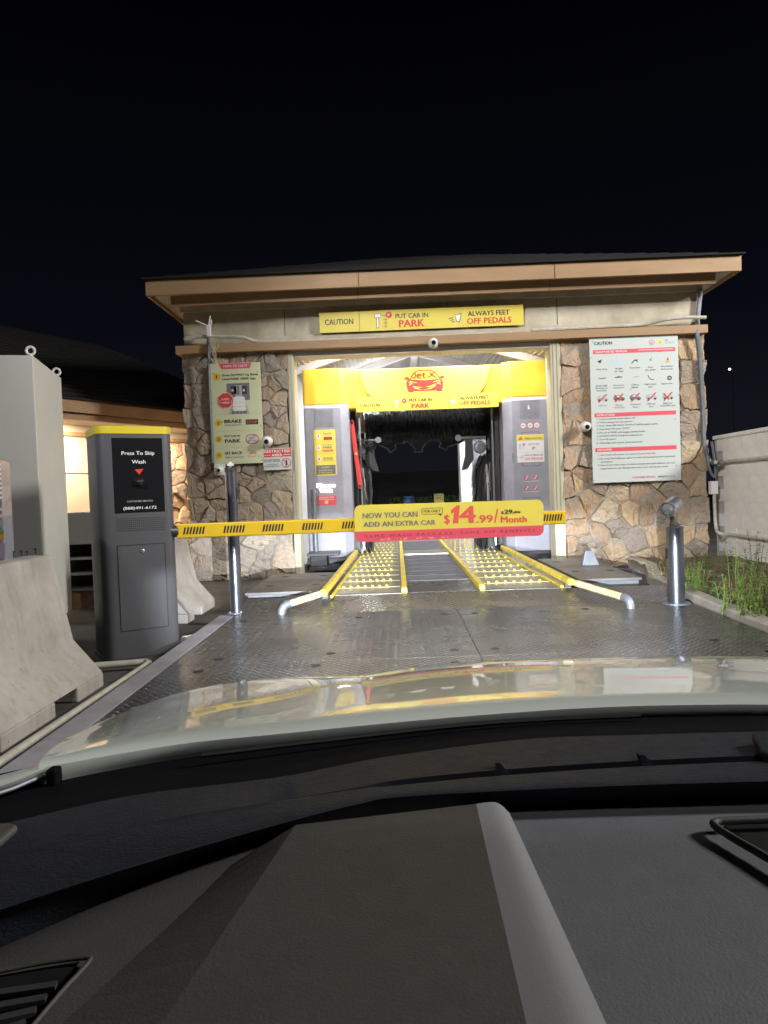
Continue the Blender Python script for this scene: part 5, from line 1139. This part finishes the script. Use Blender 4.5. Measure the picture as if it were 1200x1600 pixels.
rowsH += [[p+Vector((0, .16, -.055)) for p in c24], [p+Vector((0, .30, -.14)) for p in c24], [p+Vector((0, .38, -.30)) for p in c24], [p+Vector((0, .38, -.60)) for p in c24]]
# hood bulge: raised centre beyond the crease
q = MB(); q.grid(loft(rowsH, 72, 4), HOODM); hood = q.build('hood', car, smooth=True)
for p_ in hood.data.polygons: p_.use_smooth = True
q = MB(); fz = .945
q.grid(loft([[Z(-200, 1256, fz), Z(-60, 1226, fz), Z(20, 1206, fz), Z(70, 1192, fz)], [Z(-200, 1275, fz+.005), Z(-60, 1245, fz+.005), Z(20, 1222, fz+.005), Z(75, 1199, fz+.004)], [Z(-200, 1290, fz-.01), Z(-60, 1256, fz-.01), Z(20, 1231, fz-.01), Z(78, 1206, fz-.01)]], 20, 3), HOODM); q.build('fender', car, smooth=True)
q = MB(); q.tube([Z(-60, 1258, .94), Z(20, 1232, .94), Z(76, 1208, .94)], .003, GALV, 8); q.build('chrome_strip', car, smooth=True)
q = MB(); p = Z(84, 1201, .948); q.box((p.x-.006, p.y-.012, p.z-.02), (p.x+.008, p.y+.008, p.z+.002), COWL); q.build('hood_bumper', car, bev=.003)
lineA = [(-150, 1318), (0, 1288), (200, 1244), (430, 1215), (620, 1180), (820, 1155), (1000, 1148), (1280, 1142), (1500, 1150)]
mid = [(-150, 1275), (60, 1225), (200, 1196), (430, 1165), (620, 1142), (820, 1121), (1000, 1112), (1280, 1108), (1500, 1118)]
rear_in = [(-150, 1243), (62, 1196), (300, 1154), (560, 1127), (780, 1108), (900, 1100), (1050, 1095), (1260, 1095), (1500, 1108)]
q = MB(); q.grid(loft([[Z(x, y, .938) for x, y in rear_in], [Z(x, y, .925) for x, y in mid], [Z(x, y+2, .955) for x, y in lineA], [Z(x, y+14, .94) for x, y in lineA]], 60, 4), COWL); q.build('cowl_panel', car, smooth=True)
q = MB(); q.tube(crv([Z(315, 1180, .95), Z(500, 1158, .948), Z(760, 1130, .945), Z(1000, 1118, .945)], 16), .004, BLACK, 8); q.build('wiper', car, smooth=True)
# dashboard top pad with demister slot
S0 = [(-150, 1372), (0, 1335), (200, 1290), (430, 1252), (560, 1230), (620, 1219), (780, 1203), (1010, 1188), (1280, 1178), (1500, 1180)]
def wid(x): return 0 if x < 540 else min(1, (x-540)/90)
A3 = [Z(x, y, .985) for x, y in [(-150, 1318), (0, 1288), (200, 1244), (430, 1215), (530, 1196), (620, 1180), (820, 1155), (1000, 1148), (1280, 1142), (1500, 1150)]]
s0 = [Z(x, y, .992) for x, y in S0]; s3 = [Z(x, y+1+8*wid(x), .994) for x, y in S0]
s1 = [p+Vector((0, -.001, -.03*wid(S0[i][0]))) for i, p in enumerate(s0)]; s2 = [p+Vector((0, .001, -.03*wid(S0[i][0]))) for i, p in enumerate(s3)]
lip = [(-150, 1470), (0, 1415), (200, 1350), (430, 1284), (560, 1252), (620, 1242), (780, 1232), (1010, 1222), (1280, 1215), (1500, 1218)]
l3 = [Z(x, y, .998) for x, y in lip]; l4 = [Z(x, y+10, .990) for x, y in lip]
low = [(-150, 1545), (0, 1478), (200, 1392), (430, 1303), (560, 1277), (620, 1270), (780, 1264), (1010, 1258), (1280, 1252), (1500, 1255)]
l5 = [Z(x, y+4, .955) for x, y in low]
def lin(rws, nu=80):
    return [crv(r, nu) for r in rws]
q = MB(); q.grid(lin([A3, s0, s1, s2, s3])+loft([s3, l3, l4, l5], 80, 5)[1:], DASHU); dash = q.build('dashboard', car, smooth=True)
q = MB()
S0r = [(600, 1223), (620, 1219), (780, 1203), (1010, 1188), (1280, 1178)]
sl_ = crv([Z(x, y+4.5, .985) for x, y in S0r], 40)
for p in sl_: q.box((p.x-.0012, p.y-.006, .968), (p.x+.0012, p.y+.006, .990), DASHU)
q.build('vent_fins', car)
for x, y in ((785, 1201), (1008, 1188)):
    p = Z(x, y, .99); q = MB(); q.prism([p+Vector((-.006, -.012, -.01)), p+Vector((.012, -.012, -.01)), p+Vector((-.002, -.006, .008)), p+Vector((-.008, -.004, .008))], (0, .01, 0), DASHU); q.build('vent_clip', car)
q = MB(); q.prism([Z(1175, 1160, .992), Z(1215, 1157, .992), Z(1215, 1195, .992), Z(1190, 1192, .992)], (0, 0, .012), DASHU); q.build('sensor_cover', car, bev=.003)
# lower dashboard face, left and right of the binnacle
q = MB(); zz = .972
q.grid(loft([[Z(-160, 1545, .945), Z(0, 1480, .945), Z(200, 1394, .945), Z(470, 1292, .945)], [Z(-160, 1560, zz), Z(0, 1494, zz), Z(200, 1408, zz), Z(460, 1302, zz)], [Z(-160, 1660, zz+.002), Z(0, 1600, zz+.002), Z(170, 1540, zz+.002), Z(390, 1480, zz+.002)], [Z(-200, 1800, zz), Z(0, 1790, zz), Z(130, 1780, zz), Z(330, 1760, zz)]], 40, 5), DASHM); q.build('lower_panel', car, smooth=True)
q = MB()
q.grid(loft([[Z(740, 1268, .935), Z(900, 1262, .935), Z(1080, 1259, .935), Z(1300, 1254, .935), Z(1500, 1256, .935)], [Z(720, 1276, .968), Z(900, 1272, .968), Z(1080, 1268, .968), Z(1300, 1262, .968), Z(1500, 1266, .968)], [Z(720, 1420, .972), Z(900, 1420, .972), Z(1080, 1420, .972), Z(1300, 1420, .972), Z(1500, 1420, .972)], [Z(700, 1850, .955), Z(900, 1850, .955), Z(1080, 1850, .955), Z(1300, 1850, .955), Z(1500, 1850, .955)]], 40, 6), mat('dash_right_plastic', (.14, .147, .162), .6, noise=.12, nscale=30, bump=.25, bscale=420, bdist=.002)); q.build('lower_panel', car, smooth=True)
# binnacle
zb = .992
def quad(a, b, c, d, m, n=10):
    q = MB(); q.grid([[a.lerp(b, i/n).lerp(d.lerp(c, i/n), j/n) for i in range(n+1)] for j in range(n+1)], m); return q
TL, TR, BR, BL = Z(462, 1289, zb), Z(744, 1256, zb), Z(832, 1640, zb-.01), Z(225, 1640, zb-.01)
RR, RB = Z(796, 1270, zb-.010), Z(966, 1640, zb-.014)
def grow(a, b, c, d, n):
    return [[a.lerp(b, i/n).lerp(d.lerp(c, i/n), j/n) for i in range(n+1)] for j in range(n+1)]
q = MB(); q.grid([[p+Vector((0, .004, -.06)) for p in [TL.lerp(TR, i/10) for i in range(11)]]]+[[p+Vector((0, .006, -.004)) for p in [TL.lerp(TR, i/10) for i in range(11)]]]+grow(TL, TR, BR, BL, 10), DASHM); ih = q.build('instrument_hood', car, smooth=True)
q = MB(); mid_t, mid_b = TR.lerp(RR, .5)+Vector((.004, .004, .004)), BR.lerp(RB, .5)+Vector((.004, 0, .004))
q.grid([[p+Vector((0, .004, -.05)) for p in crv([TR, mid_t, RR], 8)]]+[[a.lerp(b, j/10) for a, b in zip(crv([TR, mid_t, RR], 8), crv([BR, mid_b, RB], 8))] for j in range(11)], DASHL); q.build('hood_edge_bevel', car, smooth=True)
q = MB(); q.grid([[RR.lerp(RB, j/10) for j in range(11)], [RR.lerp(RB, j/10)+Vector((.006, 0, -.05)) for j in range(11)]][::-1], DASHM); q.build('hood_side', car)
LL, LB2 = Z(405, 1330, zb-.022), Z(150, 1700, zb-.025)
q = MB(); q.grid([[TL.lerp(BL, j/10) for j in range(11)], [(TL.lerp(BL, j/10)).lerp(Z(360, 1352, .973).lerp(Z(40, 1640, .973), j/10), 1) for j in range(11)]], DASHM); q.build('hood_side', car)
# right screen rim, left vent
rim = [Z(1260, 1278, .982), Z(1150, 1282, .982), Z(1120, 1284, .982), Z(1118, 1291, .982), Z(1150, 1312, .982), Z(1260, 1375, .982)]
q = MB(); q.tube(crv(rim, 30), .0038, DASHM, 10); q.build('speaker_rim', car, smooth=True)
q = MB(); q.add([Z(1128, 1288, .9735), Z(1270, 1281, .9735), Z(1270, 1378, .9735)], [(0, 2, 1)], BLACK); q.build('speaker_mesh', car)
q = MB(); q.tube(crv([Z(-60, 1530, .98), Z(60, 1506, .98), Z(132, 1497, .98), Z(138, 1504, .98), Z(100, 1545, .98), Z(45, 1610, .98)], 30), .0016, DASHM, 10); q.build('vent_rim', car, smooth=True)
q = MB(); q.add([Z(-60, 1534, .976), Z(125, 1502, .976), Z(95, 1545, .976), Z(40, 1615, .976), Z(-60, 1640, .976)], [(4, 3, 2, 1, 0)], BLACK); q.build('vent_recess', car)
for k in range(4): q = MB(); q.bar(Z(-40, 1558+k*22, .979), Z(88-k*16, 1540+k*20, .979), .006, .003, MACHD); q.build('vent_blade', car)
q = MB(); q.prism([Z(-20, 1298, .99), Z(14, 1297, .99), Z(29, 1301, .99), Z(2, 1325, .99), Z(-20, 1335, .99)], (0, 0, .008), DASHM); q.build('pillar_trim', car, bev=.003)
# shell: roof, tailgate, doors, headlights
ROOFM = HOODM; x0, x1 = -.56, 1.30
q = MB(); q.grid(loft([[Vector((x0, .22, 1.58)), Vector((-.1, .27, 1.63)), Vector((.8, .27, 1.63)), Vector((x1, .22, 1.58))], [Vector((x0, -.8, 1.62)), Vector((-.1, -.8, 1.69)), Vector((.8, -.8, 1.69)), Vector((x1, -.8, 1.62))], [Vector((x0, -2.0, 1.58)), Vector((-.1, -2.05, 1.64)), Vector((.8, -2.05, 1.64)), Vector((x1, -2.0, 1.58))]], 14, 5), ROOFM); q.build('roof', car, smooth=True)
q = MB(); q.box((x0, -2.1, .45), (x1, -2.03, 1.6), ROOFM); q.build('tailgate', car, bev=.03)
for x in (x0, x1-.06): q = MB(); q.box((x, -2.0, .35), (x+.06, .45, .93), ROOFM); q.build('door', car, bev=.02)
for i, x in enumerate((-.22, .98)):
    q = MB(); q.box((x-.14, 2.02, .55), (x+.14, 2.20, .69), mat('headlight_glass', (.7, .7, .7), .1)); hl = q.build('headlight', car, bev=.02)
    d = bpy.data.lights.new('low_beam', 'SPOT'); d.energy = 3400; d.spot_size = R(58); d.spot_blend = .8; d.shadow_soft_size = .003; d.color = (.86, .92, 1.0)
    o = bpy.data.objects.new('low_beam', d); C.objects.link(o); o.location = (x, 2.235, .6215)
    tgt = Vector((x+(.0 if i else 0), 12, 0.62-9.7*math.tan(R(1.0)))); o.rotation_euler = (tgt-o.location).to_track_quat('-Z', 'Y').to_euler()
    q = MB(); q.box((x-.10, 2.205, .624), (x+.10, 2.365, .630), BLACK); q.build('beam_shield', hl)

for o in bpy.data.objects:
    if '_o' in o: del o['_o']
